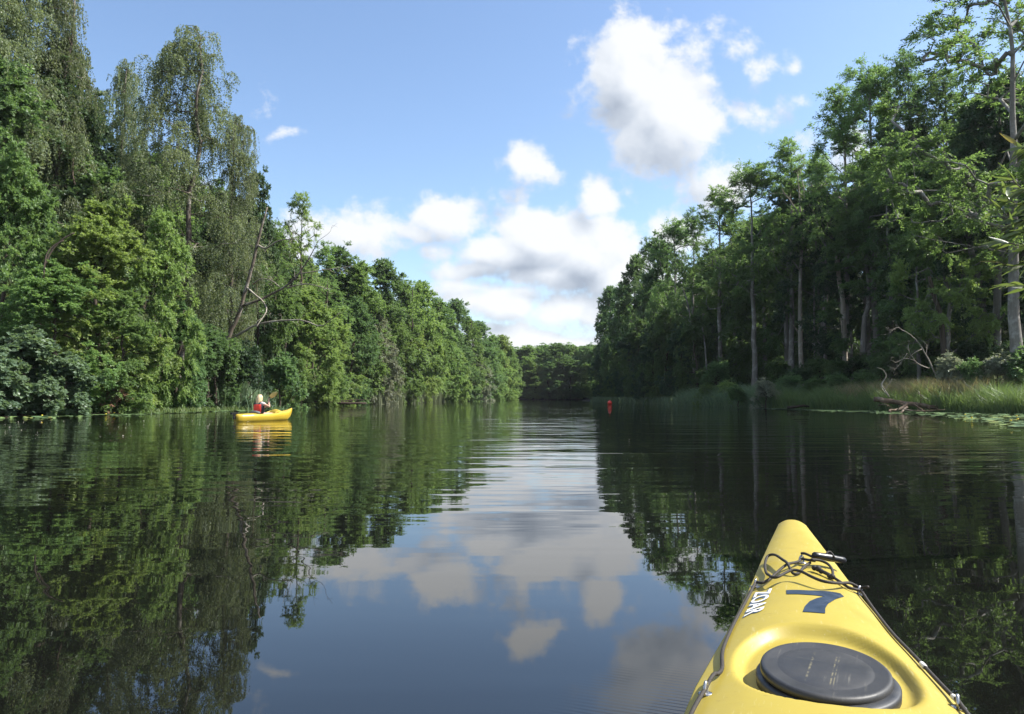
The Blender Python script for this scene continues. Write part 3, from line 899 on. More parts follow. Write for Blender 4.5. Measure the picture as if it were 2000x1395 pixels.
def fallen(nm, label, pts, Y, dY, r0, r1, limbs=(), bark='log', cat='log', tw=0, tl=.4):
    p3 = px_line(pts, Y, dY)
    c = np.mean(p3, axis=0)
    o = thing(nm, Vector(c), label, cat)
    mb = MB()
    p = limb(mb, [q_ - c for q_ in p3], r0, r1, 10, 16, .03, 3)
    mb.build('log' if cat == 'log' else 'stem', BARK[bark], o)
    for i, (lp, y0, dy, ra, rb_, nt) in enumerate(limbs):
        m2 = MB()
        q2 = limb(m2, [q_ - c for q_ in px_line(lp, y0, dy)], ra, rb_, 6, 12, .04, i + 5)
        if nt:
            twigs(m2, q2, nt, tl, max(.008, rb_ * .7), i + 21)
        m2.build('branch', BARK[bark], o)
    return o
fallen('fallen_log', 'thick fallen log with broken branches lying on the grassy right bank', [(1709, 780), (1735, 783), (1765, 788), (1800, 792), (1830, 797)], 46.5, 1.5, .16, .13, [
    ([(1772, 789), (1762, 797), (1750, 801), (1738, 801), (1738, 806)], 46, -1, .10, .06, 2),
    ([(1772, 795), (1764, 802), (1760, 808)], 45.5, -.6, .07, .05, 1),
    ([(1785, 790), (1800, 800), (1808, 806)], 46, -1, .04, .02, 6),
    ([(1795, 792), (1799, 780), (1797, 768)], 46, -1, .03, .012, 5),
    ([(1765, 800), (1800, 803), (1846, 800)], 45, 0, .03, .012, 8),
    ([(1715, 792), (1728, 790), (1742, 796)], 46, -1, .025, .01, 6)])
fallen('fallen_log', 'dark fallen log with an upright stub left of the larger log', [(1545, 772), (1570, 775), (1612, 774)], 66, 1, .14, .10, [([(1588, 776), (1583, 786), (1574, 797)], 65, -1.5, .06, .03, 2)])
fallen('waterside_log', 'flat dark log at the waterline below the shaded fallen log', [(1538, 797), (1565, 793), (1580, 794)], 58, .5, .13, .06, bark='wet')
fallen('bleached_branch', 'bleached fallen branch with many twigs leaning in the grass', [(1851, 786), (1843, 762), (1830, 738), (1815, 705), (1806, 690), (1798, 675), (1780, 655), (1763, 645)], 51, .5, .065, .02, [
    ([(1815, 720), (1795, 712), (1785, 702), (1774, 682), (1776, 665)], 51, -.5, .04, .012, 8),
    ([(1788, 705), (1768, 700), (1750, 708), (1740, 702)], 50.6, -.8, .025, .008, 9),
    ([(1800, 682), (1785, 690), (1775, 700)], 51, -.4, .025, .01, 7),
    ([(1808, 695), (1810, 675), (1800, 665)], 51, .4, .02, .01, 6),
    ([(1764, 646), (1752, 640), (1735, 652)], 51, -.4, .018, .008, 8),
    ([(1772, 690), (1758, 710), (1748, 722)], 50.5, -.5, .018, .008, 7)], bark='dead', cat='fallen branch', tl=.5)
fallen('bleached_branch', 'thin crooked bleached branch standing above the thick fallen log', [(1737, 776), (1728, 762), (1722, 750), (1731, 735), (1724, 722), (1712, 718)], 49, .3, .04, .012, [
    ([(1727, 762), (1735, 752), (1742, 740)], 49, 0, .02, .01, 4)], bark='dead', cat='fallen branch', tl=.3)
fallen('driftwood', 'long dark driftwood trunk in the water behind the yellow kayak bow', [(538, 786), (580, 788), (640, 787), (715, 788)], 72, 8, .20, .12, [
    ([(600, 786), (640, 783), (690, 783)], 73, 2, .07, .03, 4), ([(650, 786), (690, 781), (720, 781)], 77, 2, .06, .03, 4),
    ([(545, 782), (575, 783), (610, 787)], 71, 1, .08, .05, 3)], bark='wet', cat='driftwood')
for i, (pts, Y, lab) in enumerate([
        ([(100, 806), (130, 799), (160, 794), (172, 792)], 41, 'thin bare twig bending into the water beside the small maple bush'),
        ([(50, 812), (44, 800), (30, 793)], 38, 'hooked bare twig over the lily pads under the big maple bush'),
        ([(120, 808), (150, 800), (175, 806)], 40, 'forked bare twig lying on the water below the small maple bush'),
        ([(75, 560), (95, 500), (120, 470), (145, 455)], 40.5, 'dark curved limb showing through the leaves of the tall alder'),
        ([(85, 545), (90, 500), (105, 480), (125, 470)], 39.5, 'thin dark limb beside the larger curved limb')]):
    fallen('bare_limb', lab, pts, Y, .5, .022 if i < 3 else (.07 if i == 3 else .04), .01 if i < 3 else .03, [], bark='stained' if i < 3 else 'brown', cat='branch')

# ------------------------------------------------------------------ grass, reeds, water plants
def blades(name, x, y, z, h, wd, lean, cols, seed, label, cat=None, seg=2):
    """upright bent blades, one mesh"""
    rg = np.random.default_rng(seed)
    n = len(x)
    a = rg.random(n) * 2 * np.pi
    d = np.stack([np.cos(a), np.sin(a), np.zeros(n)], 1)
    la = rg.random(n) * 2 * np.pi
    ld = np.stack([np.cos(la), np.sin(la), np.zeros(n)], 1) * (lean * (.3 + rg.random(n)))[:, None]
    base = np.stack([x, y, z], 1)
    up = np.array([0, 0, 1.0])
    m = base + up * (h * .55)[:, None] + ld * (h * .3)[:, None]
    tip = base + up * (h * (1 - .2 * lean))[:, None] + ld * h[:, None]
    wv_ = d * wd[:, None] * .5
    V = np.stack([base - wv_, base + wv_, m + wv_ * .8, m - wv_ * .8, tip], 1).reshape(-1, 3)
    k = np.arange(n)[:, None] * 5
    me = fast_mesh(name, V, [k + np.array([0, 1, 2, 3]), k + np.array([3, 2, 4])], [cols], attrs={'tint': np.tile(rg.random(n), 2)})
    o = link(name, me)
    return tag(o, label, cat, kind='stuff')
grass_m = leaf_mat('grass_blade', (.135, .205, .065), spread=.45, trans=.35, warm=.03)
reed_m = leaf_mat('reed_blade', (.155, .225, .120), spread=.4, trans=.3)
straw_m = leaf_mat('seed_head_grass', (.26, .215, .12), spread=.4, trans=.35)
rush_m = leaf_mat('bulrush_stem', (.150, .185, .105), spread=.4, trans=.2)
rg = np.random.default_rng(77)
def band(n, y0, y1, d0, d1, side='R', pw=1.0):
    y = y0 + (y1 - y0) * rg.random(n)
    d = d0 + (d1 - d0) * rg.random(n) ** pw
    x = XR(y) + d if side == 'R' else XL(y) - d
    return x, y
x, y = band(40000, 40, 68, .1, 8.5, pw=1.2)
blades('bank_grass', x, y, ground_z(x, y) - .03, (.8 + .95 * rg.random(len(x))) * (1 + .35 * np.sin(x * 1.9 + y * .7) * np.sin(y * 1.3 - x * .6)), .022 + .02 * rg.random(len(x)), .65, grass_m, 1, 'tall green grass on the sunny right bank')
x, y = band(14000, 65, 88, -.2, 4.5)
blades('bank_sedge', x, y, ground_z(x, y) - .03, (1.0 + 1.0 * rg.random(len(x))) * (1 + .3 * np.sin(y * 1.1 + x)), .028 + .02 * rg.random(len(x)), .85, reed_m, 2, 'dense dark sedge along the waterline below the bare trunks')
x, y = band(4200, 47, 58, 1.0, 5.5)
blades('seed_grass', x, y, ground_z(x, y) + .3, 1.35 + .6 * rg.random(len(x)), .012 + .015 * rg.random(len(x)), .75, straw_m, 3, 'pale seed heads of tall grass behind the thick fallen log')
x, y = band(7000, 84, 175, -.4, 2.0)
blades('bank_sedge_far', x, y, np.full(len(x), -.05), .5 + .9 * rg.random(len(x)), .05 + .03 * rg.random(len(x)), .6, reed_m, 12, 'dark sedge hanging over the far part of the right waterline')
y = 98 + 52 * rg.random(6000)
x = np.interp(y, [98, 150], [-17.6, -12.2]) + 1.6 * (rg.random(6000) - .5)
blades('bulrushes', x, y, np.full(len(x), -.15), 1.3 + 1.0 * rg.random(len(x)), .05 + .03 * rg.random(len(x)), .10, rush_m, 4, 'thin upright bulrushes in the water along the left bank')
y = 150 + 70 * rg.random(1800)
x = np.interp(y, [150, 190, 220], [-12.4, -8.5, -2.5]) + 1.8 * (rg.random(1800) - .5)
blades('bulrushes_far', x, y, np.full(len(x), -.1), 1.2 + 1.0 * rg.random(len(x)), .06 + .03 * rg.random(len(x)), .15, reed_m, 5, 'pale reeds at the foot of the far left trees')
ux = rg.normal(size=1500)
x, y = -20.9 + ux * .85, 57.5 + rg.normal(size=1500) * 1.4
x = at(468, 770, 57)[0] + ux * .85
blades('reed_clump', x, y, np.full(len(x), -.05), (1.7 + .8 * rg.random(len(x))) * np.exp(-(ux / 2.6) ** 2), .035 + .02 * rg.random(len(x)), .3, reed_m, 6, 'bright green reed clump on the bank behind the paddler')
x, y = band(1200, 66, 96, -.4, 1.2, 'L')
blades('bank_sedge_left', x, y, np.full(len(x), -.05), .4 + .6 * rg.random(len(x)), .03 + .02 * rg.random(len(x)), .5, reed_m, 8, 'green sedge among the driftwood on the left bank')
x, y = band(1700, 42, 62, -1.8, .8, 'L')
blades('water_plants', x, y, np.full(len(x), -.05), .15 + .35 * rg.random(len(x)), .035 + .03 * rg.random(len(x)), .6, grass_m, 9, 'low leafy water plants standing among the lily pads by the left bank')
# leafy twigs low on the slopes
def carpet(name, x, y, z, L, W, mat, seed, label):
    rg = np.random.default_rng(seed)
    n = len(x)
    d = unit(rg.normal(size=(n, 3)) * np.array([1, 1, .35]))
    nr = unit(np.array([0, 0, 1.0]) + rg.normal(size=(n, 3)) * .6)
    V, F = leaf_quads(np.stack([x, y, z], 1), d, nr, L * (.6 + .8 * rg.random(n)), W * (.6 + .8 * rg.random(n)))
    return tag(link(name, fast_mesh(name, V, F, [mat], attrs={'tint': rg.random(n)})), label, kind='stuff')
x, y = band(26000, 46, 110, 2.5, 13)
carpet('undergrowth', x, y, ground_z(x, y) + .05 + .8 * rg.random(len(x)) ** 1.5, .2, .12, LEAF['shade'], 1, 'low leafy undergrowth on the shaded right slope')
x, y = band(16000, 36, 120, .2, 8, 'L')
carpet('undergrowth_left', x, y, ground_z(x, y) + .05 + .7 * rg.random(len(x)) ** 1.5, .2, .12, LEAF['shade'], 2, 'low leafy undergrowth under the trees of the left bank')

# lily pads
pad_m, t, out = new_mat('lily_pad')
oc = t.new('ShaderNodeTexCoord').outputs['Object']
oi = t.new('ShaderNodeObjectInfo').outputs['Random']
pc = t.ramp(oi, [(0.0, (.075, .13, .065)), (.45, (.12, .19, .075)), (.75, (.19, .25, .07)), (1.0, (.32, .32, .09))])
n_ = t.noise(oc, 9.0, 4.0, .6)
b = principled(t, t.mix(n_, pc, t.mix(.5, pc, (.05, .08, .03))), .5, .3)
t.put(out.inputs[0], b.outputs[0])
def pad_geo(r, rg, seg=11):
    a0 = rg.random() * 6.28
    a = a0 + np.linspace(.16, 2 * np.pi - .16, seg)
    rr = r * (1 + .08 * rg.normal(size=seg))
    V = np.concatenate([[[0, 0, .004]], np.stack([rr * np.cos(a), rr * np.sin(a) * (.85 + .2 * rg.random()), .006 + .012 * rg.random(seg)], 1)])
    F = np.stack([np.zeros(seg - 1, int), np.arange(1, seg), np.arange(2, seg + 1)], 1)
    return V, F
pad_rg = np.random.default_rng(9)
pad_meshes = []
for k in range(6):
    V, F = pad_geo(.16, pad_rg)
    pad_meshes.append(fast_mesh('lily_pad', V, F, [pad_m]))
PADY = [22, 26, 31, 36, 40, 46, 53, 61]
PADX = [14.6, 16.4, 18.6, 20.2, 21.0, 21.4, 20.8, 20.0]
spots = []
for k in range(1500):
    Y = 23 + 40 * pad_rg.random() ** 1.25
    inner = np.interp(Y, PADY, PADX)
    outer = float(XR(Y)) - .3
    u = pad_rg.random() ** 1.35
    X = inner + (outer - inner) * u + .25 * pad_rg.normal()
    if inland(X, Y) > -.15:
        continue
    spots.append((X, Y))
left_spots = []
for k in range(1100):
    Y = 34 + 34 * pad_rg.random()
    X = float(XL(Y)) + .0 + (2.3 if Y < 48 else 2.8) * pad_rg.random() ** 1.4 + .35 * np.sin(Y * 1.3)
    left_spots.append((X, Y))
inview = [s for s in spots if s[0] / s[1] < .69]
inview.sort(key=lambda s: s[1])
for k, (X, Y) in enumerate(inview[:230]):
    o = link('lily_pad', pad_meshes[k % 6], loc=(X, Y, .006 + .004 * (k % 4)))
    o.rotation_euler = (pad_rg.normal() * .05, pad_rg.normal() * .05, pad_rg.random() * 6.28)
    s = .7 + .8 * pad_rg.random()
    o.scale = (s, s, s)
    tag(o, 'floating lily pad in the carpet of pads along the right bank', 'lily pad', 'lily pads along the right bank')
left_spots.sort(key=lambda s: s[1])
for k, (X, Y) in enumerate(left_spots[:70]):
    o = link('lily_pad', pad_meshes[k % 6], loc=(X, Y, .006 + .004 * (k % 4)))
    o.rotation_euler = (pad_rg.normal() * .14 + .06, pad_rg.normal() * .14, pad_rg.random() * 6.28)
    s = .7 + .8 * pad_rg.random()
    o.scale = (s, s, s)
    tag(o, 'floating lily pad in the thin strip under the maple bushes', 'lily pad', 'lily pads under the maple bushes')
mb = MB()
for X, Y in inview[230:] + left_spots[70:]:
    V, F = pad_geo(.16 * (.7 + .8 * pad_rg.random()), pad_rg, 8)
    tl = pad_rg.normal(size=2) * .05
    V[:, 2] += V[:, 0] * tl[0] + V[:, 1] * tl[1] + .008
    mb.add(V + np.array([X, Y, 0]), F)
tag(mb.build('distant_lily_pads', pad_m), 'far carpet of lily pads dwindling along both banks', kind='stuff')
fl_m = simple('yellow_petal', (.75, .55, .03), .5)
stem_m = simple('flower_stem', (.06, .10, .03), .6)
for k in range(12):
    X, Y = inview[(k * 29) % 330] if k < 9 else left_spots[(k * 97) % 400]
    o = thing('water_lily_flower', (X + .1, Y, 0), 'small yellow water lily bud standing among the pads', 'flower', 'yellow water lily buds')
    MB().tube([(0, 0, -.05), (.01, 0, .06), (.015, 0, .06)], .008, 5).build('stem', stem_m, o)
    MB().lathe([(.012, .05), (.035, .06), (.042, .08), (.034, .097), (.012, .10)], 8, origin=(.015, 0, 0)).build('petals', fl_m, o)

# pollen, petals and leaf crumbs drifting on the water
sp_m = simple('drifting_petals', (.55, .52, .42), .6)
mb = MB()
for k in range(104):
    if k < 100:
        X, Y = at(120 + 320 * pad_rg.random(), 0, 1)[0] * 0 + -19 + 10 * pad_rg.random(), 17 + 13 * pad_rg.random()
    else:
        Y = 7 + 16 * pad_rg.random()
        X = (pad_rg.random() - .5) * 1.3 * Y
        if X > .25 * Y and Y < 4.5:
            continue
    V, F = pad_geo((.004 + .008 * pad_rg.random()) * (.5 + Y / 12), pad_rg, 6)
    mb.add(V + np.array([X, Y, .004]), F)
tag(mb.build('drifting_specks', sp_m), 'scattered pale petals and crumbs drifting on the calm water', kind='stuff')

# ------------------------------------------------------------------ red buoy
p = at(1191, 791, 92)
buoy_m = simple('buoy_plastic', (.80, .055, .03), .35, var=.1)
o = thing('mooring_buoy', (p[0], 92, 0), 'red round buoy floating in mid river before the dark right wood', 'buoy')
MB().ball((0, 0, .22), .29, 20, 14).build('float', buoy_m, o)
mb = MB()
mb.lathe([(.06, .485), (.06, .51), (.05, .52)], 12)
mb.tube([(.03 * math.cos(a), 0, .52 + .03 * math.sin(a)) for a in np.linspace(-.3, math.pi + .3, 10)], .012, 6)
mb.build('mooring_eye', buoy_m, o)
# ------------------------------------------------------------------ yellow kayak materials
ym_, t, out = new_mat('yellow_kayak_plastic')
oc = t.new('ShaderNodeTexCoord').outputs['Object']
n1 = t.noise(oc, 6.0, 5.0, .6)
n2 = t.noise(t.vmath('MULTIPLY', oc, (1.0, .12, 1.0)), 120.0, 3.0, .6)
n3 = t.noise(oc, 55.0, 3.0, .6)
c = t.mix(n1, (.325, .250, .036), (.375, .295, .048))
c = t.mix(t.smooth(n2, .60, .74, 0, .34), c, (.54, .47, .26))
n4 = t.noise(t.vmath('MULTIPLY', oc, (.10, 1.0, 1.0)), 150.0, 3.0, .6)
c = t.mix(t.math('MULTIPLY', t.smooth(n4, .60, .72, 0, .65), t.smooth(n1, .42, .60)), c, (.17, .12, .035))
n5 = t.noise(oc, 2.6, 6.0, .7)
c = t.mix(t.smooth(n5, .50, .72, 0, .30), c, (.27, .195, .05))
c = t.mix(t.smooth(n3, .70, .80, 0, .35), c, (.26, .19, .06))
b = principled(t, c, t.smooth(n1, .3, .7, .42, .58), .36)
b.inputs['Subsurface Weight'].default_value = 0.0
t.put(b.inputs['Normal'], bump(t, t.noise(oc, 260.0, 2.0, .5), .12, .0012))
t.put(out.inputs[0], b.outputs[0])
YEL = ym_
rubber = simple('black_hatch_rubber', (.024, .025, .028), .5, var=.35, scale=30)
rope_m, t, out = new_mat('dark_deck_cord')
oc = t.new('ShaderNodeTexCoord').outputs['Object']
vo = t.new('ShaderNodeTexVoronoi'); t.put(vo.inputs['Vector'], oc); vo.inputs['Scale'].default_value = 380.0
b = principled(t, t.mix(vo.outputs[0], (.055, .046, .038), (.018, .016, .015)), .7, .3)
t.put(b.inputs['Normal'], bump(t, vo.outputs[0], .5, .0015))
t.put(out.inputs[0], b.outputs[0])
steel = simple('weathered_steel', (.42, .42, .43), .28, metal=.9, var=.2, scale=60)
black = simple('black_plastic', (.012, .012, .013), .32, var=.2)
tape = simple('white_tape', (.62, .60, .56), .6)

# ------------------------------------------------------------------ near kayak
def kw(s): return np.interp(s, [-1.6, -1.45, -1.0, 0, .8, 1.6, 1.8, 2.0, 2.3, 2.75, 3.1, 3.42, 3.74], [.02, .07, .2, .29, .3, .284, .272, .250, .215, .168, .134, .099, .060])
def kzg(s):
    x = np.clip((s - 2.0) / 1.8, 0, 1)
    return .27 + .075 * x * x
def kdeck(s, t):
    wv2 = kw(s)
    x = np.clip(np.abs(t) / wv2, 0, 1)
    crown = np.interp(s, [-1.6, 0, 1.5, 2.4, 3.8], [.03, .06, .06, .05, .022])
    z = kzg(s) + crown * (1 - x ** 2.3)
    e = (np.abs((s - 1.925) / .282) ** 2.3 + np.abs((t - .004) / .192) ** 2.3) ** (1 / 2.3)
    z = z - .034 * smst(1.05 - e, 0.0, .17)
    ck = np.sqrt(((s - .12) / .46) ** 2 + (t / .225) ** 2)
    return z - .22 * smst(1.0 - ck, 0.0, .10)
HEAD = R(18.09)
KO = np.array([.6289, 1.5513])
kd = np.array([math.sin(HEAD), math.cos(HEAD)])
kn = np.array([kd[1], -kd[0]])
korg = KO - kd * (KO @ kd)                                # foot of the kayak's axis (s = 0, t = 0)
kay = thing('sea_kayak', (korg[0], korg[1], 0), 'near yellow sea kayak bow with a black hatch and the number 7', 'kayak', rotz=-HEAD)
# local frame: x = t (right), y = s (forward), z up
ss = np.concatenate([np.linspace(-1.6, 1.5, 90), np.arange(1.51, 2.35, .010), np.linspace(2.36, 3.70, 90), 3.74 + .095 * np.sin(np.linspace(-.2, 1, 14) * np.pi / 2)])
NT_ = 72
tt = np.linspace(-1, 1, NT_)
tt = np.sign(tt) * (1 - (1 - np.abs(tt)) ** 1.25)
def tipw(s):
    x = np.clip((s - 3.735) / .10, 0, .995)
    return kw(np.minimum(s, 3.735)) * np.sqrt(1 - x * x)
rows = []
NB = 22
for s in ss:
    wd = max(.004, float(tipw(s)))
    tk = tt * wd
    kz = kdeck(np.full(NT_, min(s, 3.74)), tk / wd * float(kw(min(s, 3.74))))
    if s > 3.735:
        kz = kz - .02 * ((s - 3.735) / .1) ** 2
    deckp = np.stack([tk, np.full(NT_, s), kz], 1)
    f = float(smst(np.array(s), 2.2, 3.86)); f2 = float(smst(np.array(-s), .6, 1.62))
    keel = -.10 + .30 * f ** 2.2 + .28 * f2
    a = np.linspace(0, np.pi, NB + 2)[1:-1]
    zg_ = kz[0]
    e1 = .55 + .45 * max(f, f2)
    hx = wd * np.sign(np.cos(a)) * np.abs(np.cos(a)) ** e1 * (1.0 + .05 * np.sin(2 * np.minimum(a, np.pi - a)) * (1 - f))
    hz = zg_ - (zg_ - keel) * np.abs(np.sin(a)) ** .85
    sy = s - .16 * f ** 3 * np.abs(np.sin(a)) ** 1.0
    hull = np.stack([hx, sy, hz], 1)
    rows.append(np.concatenate([deckp, hull]))
NR = NT_ + NB
V = np.concatenate(rows)
i = np.arange(len(ss) - 1)[:, None] * NR
j = np.arange(NR)[None]
a_, b_ = i + j, i + (j + 1) % NR
Q = np.stack([a_, b_, b_ + NR, a_ + NR], -1).reshape(-1, 4)
hull_me = fast_mesh('hull', V, [Q, np.arange(NR)[::-1][None], ((len(ss) - 1) * NR + np.arange(NR))[None]], [YEL], smooth=True)
link('hull', hull_me, kay)
# cockpit rim behind the camera and its seat
mb = MB()
cp = [(.225 * math.cos(a), .12 + .46 * math.sin(a)) for a in np.linspace(0, 2 * np.pi, 49)]
mb.tube([(x_, y_, float(kdeck(y_, x_ * 1.06)) + .03) for x_, y_ in cp], .016, 8)
mb.build('cockpit_rim', black, kay)
mb = MB()
mb.lathe([(.03, .10), (.16, .105), (.19, .13), (.20, .15), (.18, .145), (.05, .12)], 20, 1.0, 1.1, (0, -.02, 0))
mb.box((0, -.26, .26), (.30, .04, .22))
mb.build('seat', black, kay)
# hatch
HC = (.004, 1.868)
zf = float(kdeck(1.845, .006))
mb = MB()
mb.lathe([(.90, zf - .03), (.995, zf - .012), (1.0, zf + .006), (.97, zf + .010), (.90, zf + .011)], 64, .149, .186, (HC[0] + .002, HC[1] - .006, 0))
mb.build('hatch_rim', rubber, kay)
lid_m, t, out = new_mat('worn_hatch_lid')
oc = t.new('ShaderNodeTexCoord').outputs['Object']
n1 = t.noise(oc, 9.0, 6.0, .65)
scr = t.noise(t.vmath('MULTIPLY', oc, (1, .03, 1)), 190.0, 3.0, .6)
scr2 = t.noise(t.vmath('MULTIPLY', oc, (.04, 1, 1)), 150.0, 3.0, .6)
c = t.mix(n1, (.018, .0185, .020), (.042, .042, .043))
c = t.mix(t.math('MULTIPLY', t.smooth(scr, .62, .76), t.smooth(n1, .46, .62, .0, .5)), c, (.15, .14, .115))
c = t.mix(t.math('MULTIPLY', t.smooth(scr2, .62, .76), t.smooth(n1, .55, .40, .0, .4)), c, (.12, .115, .095))
lx = t.new('ShaderNodeSeparateXYZ'); t.put(lx.inputs[0], oc)
for x0, wd_ in ((-.030, .0022), (.018, .0016), (.024, .0010)):
    near_ = t.smooth(t.math('ABSOLUTE', t.math('SUBTRACT', lx.outputs[0], x0)), wd_ * .4, wd_ * 1.4, 1.0, 0.0)
    span_ = t.smooth(t.math('ABSOLUTE', t.math('ADD', lx.outputs[1], .01)), .075, .10, 1.0, 0.0)
    brk_ = t.smooth(t.noise(oc, 60.0, 3.0, .6), .40, .58)
    c = t.mix(t.math('MULTIPLY', t.math('MULTIPLY', near_, span_), t.math('MULTIPLY', brk_, .75)), c, (.17, .15, .085))
b = principled(t, c, t.smooth(n1, .3, .7, .40, .60), .4)
t.put(b.inputs['Normal'], bump(t, scr, .25, .001))
t.put(out.inputs[0], b.outputs[0])
mb = MB()
prof = [(.90, zf + .008), (.955, zf + .009), (1.0, zf + .012), (1.006, zf + .019), (.992, zf + .025), (.965, zf + .028), (.93, zf + .0285), (.90, zf + .0268), (.76, zf + .0278), (.745, zf + .0272), (.725, zf + .0272), (.71, zf + .0281), (.6, zf + .0285), (.3, zf + .0298), (.02, zf + .030)]
mb = MB()
mb.lathe(prof, 72, .136, .172)
mb.V[0][:, 2] -= zf
lid = mb.build('hatch_cover', lid_m, kay, loc=(HC[0], HC[1], zf + .002))
lid.rotation_euler = (R(1.0), R(2.2), R(-9))
def KP(s, t, lift=0.0):
    return np.array([t, s, float(kdeck(s, t)) + lift])
# deck line and bow cords
def cord(name, st, lift, r=.0047, n=60, label=None):
    if np.isscalar(lift):
        lift = [lift] * len(st)
    pts = [KP(s, t, l) for (s, t), l in zip(st, lift)]
    o = MB().tube(spline(pts, n), r, 8).build(name, rope_m, kay)
    if label: o['label'] = label
    return o
cord('deck_line', [(1.2, -.272), (1.45, -.270), (1.60, -.262), (1.707, -.246), (1.794, -.232), (1.817, -.222), (1.863, -.216), (2.027, -.222), (2.27, -.205), (2.508, -.176), (2.684, -.150)], [.012, .012, .012, .014, .016, .01, .008, .008, .008, .010, .018])
cord('deck_line', [(1.2, .275), (1.5, .272), (1.80, .262), (1.846, .258), (1.885, .255), (1.969, .247), (2.062, .237), (2.173, .224), (2.326, .204), (2.557, .187), (2.739, .172)], [.012, .012, .012, .016, .012, .010, .010, .009, .008, .010, .018])
cord('bow_cord', [(2.684, -.148), (2.660, -.127), (2.700, -.105), (2.755, -.082), (2.830, -.048), (2.900, -.010), (2.945, .004)], [.018, .014, .012, .016, .022, .016, .016])
cord('bow_cord', [(2.900, .030), (2.845, .006), (2.770, -.012), (2.755, -.032), (2.812, -.047), (2.876, -.061), (2.985, -.082), (3.035, -.100), (3.020, -.113), (2.930, -.120), (2.814, -.116), (2.715, -.108), (2.640, -.097), (2.628, -.080), (2.667, -.056), (2.692, -.034), (2.685, -.009), (2.646, .017), (2.612, .044), (2.609, .071), (2.660, .105), (2.735, .140), (2.750, .170), (2.715, .192)],
     [.016, .010, .008, .010, .030, .030, .026, .022, .02, .014, .010, .022, .028, .030, .032, .034, .032, .028, .026, .026, .022, .022, .022, .034], r=.0048, n=120)
cord('bow_cord', [(2.890, .033), (2.910, .064), (2.895, .088), (2.846, .097), (2.785, .094)], [.03, .028, .026, .02, .012], n=24)
cord('bow_cord', [(2.785, .094), (2.745, .114), (2.715, .133), (2.725, .160), (2.735, .172)], [.010, .010, .010, .014, .016], n=24)
cord('toggle_cord', [(2.955, .004), (2.945, .018), (2.925, .046)], [.034, .036, .030], n=14)
cord('toggle_cord', [(2.935, .006), (2.915, .020), (2.895, .046)], [.020, .022, .026], n=14)
mb = MB()
for (s, t_, l, r) in [(2.838, .040, .014, .0095), (2.826, .052, .016, .0105), (2.816, .060, .012, .009), (2.785, .084, .010, .009), (2.776, .092, .012, .0095)]:
    mb.ball(KP(s, t_, l), r, 10, 7)
mb.tube(spline([KP(2.835, .044, .012), KP(2.808, .066, .013), KP(2.78, .09, .012)], 8), .0065, 8)
mb.build('knot', rope_m, kay)
# toggle handle
A, B = KP(2.925, .042, .040), KP(2.995, .150, .048)
mb = MB()
ps = np.array([A + (B - A) * u for u in (0, .04, .16, .3, .5, .7, .86, .96, 1)])
mb.tube(ps, np.array([.009, .013, .0135, .0145, .0165, .0145, .0135, .013, .009]), 12, flat=.85)
tg = mb.build('toggle_handle', black, kay)
mid_ = (A + B) / 2 + np.array([0, 0, .004])
mb = MB()
mb.tube(spline([mid_ + np.array([-.016, -.02, -.004]), mid_ + np.array([-.006, -.004, .014]), mid_ + np.array([.006, .006, .014]), mid_ + np.array([.018, -.012, -.002])], 12), .0035, 6)
mb.build('lashing', rope_m, tg)
def padeye(s, t, rz):
    mb = MB()
    c0 = KP(s, t)
    mb.lathe([(1.0, 0), (1.0, .003), (.8, .0055), (.3, .006)], 18, .017, .012, c0)
    f_ = mb.build('deck_fitting', steel, kay)
    m2 = MB()
    ax = np.array([math.cos(rz), math.sin(rz), 0])
    m2.tube(spline([c0 + ax * -.010 + [0, 0, .002], c0 + ax * -.011 + [0, 0, .016], c0 + [0, 0, .027], c0 + ax * .011 + [0, 0, .016], c0 + ax * .010 + [0, 0, .002]], 18), .0036, 8)
    m2.build('eye_loop', steel, f_)
padeye(2.684, -.149, 1.3)
padeye(2.739, .170, 1.0)
padeye(2.950, .004, .9)
padeye(1.722, -.243, 1.4)
padeye(1.835, .257, 1.4)
MB().tube([KP(2.085, .2335, .010), KP(2.06, .2365, .010)], .0062, 8).build('tape_wrap', tape, kay)
MB().tube([KP(1.87, .2555, .013), KP(1.85, .2575, .015)], .0060, 8).build('tape_wrap', tape, kay)

# number and name printed on the deck
def decal(name, poly, mat, lift=.0018, inner=None):
    bm = bmesh.new()
    vs = [bm.verts.new((x_, y_, 0)) for x_, y_ in poly]
    bm.faces.new(vs)
    bmesh.ops.triangulate(bm, faces=bm.faces[:])
    bmesh.ops.subdivide_edges(bm, edges=bm.edges[:], cuts=3, use_grid_fill=True)
    for v in bm.verts:
        v.co.z = float(kdeck(v.co.y, v.co.x)) + lift
    me = bpy.data.meshes.new(name)
    bm.to_mesh(me); bm.free()
    me.materials.append(mat)
    o = link(name, me, kay)
    if me.polygons[0].normal.z < 0:
        me.flip_normals()
    return o
navy = simple('navy_vinyl', (.020, .034, .060), .40, var=.35, scale=25)
seven = [(-.058, 2.562), (.008, 2.566), (.085, 2.600), (.101, 2.607), (.109, 2.578), (.080, 2.510), (.053, 2.432), (.041, 2.373), (.037, 2.318), (-.021, 2.314), (-.012, 2.377), (.003, 2.434), (.025, 2.479), (.049, 2.516), (.029, 2.514), (.003, 2.513), (-.058, 2.512)]
decal('number_seven', seven, navy)
white = simple('white_vinyl', (.78, .78, .75), .4, var=.06)
ink = simple('grey_blue_vinyl_shadow', (.10, .14, .20), .45, var=.2)
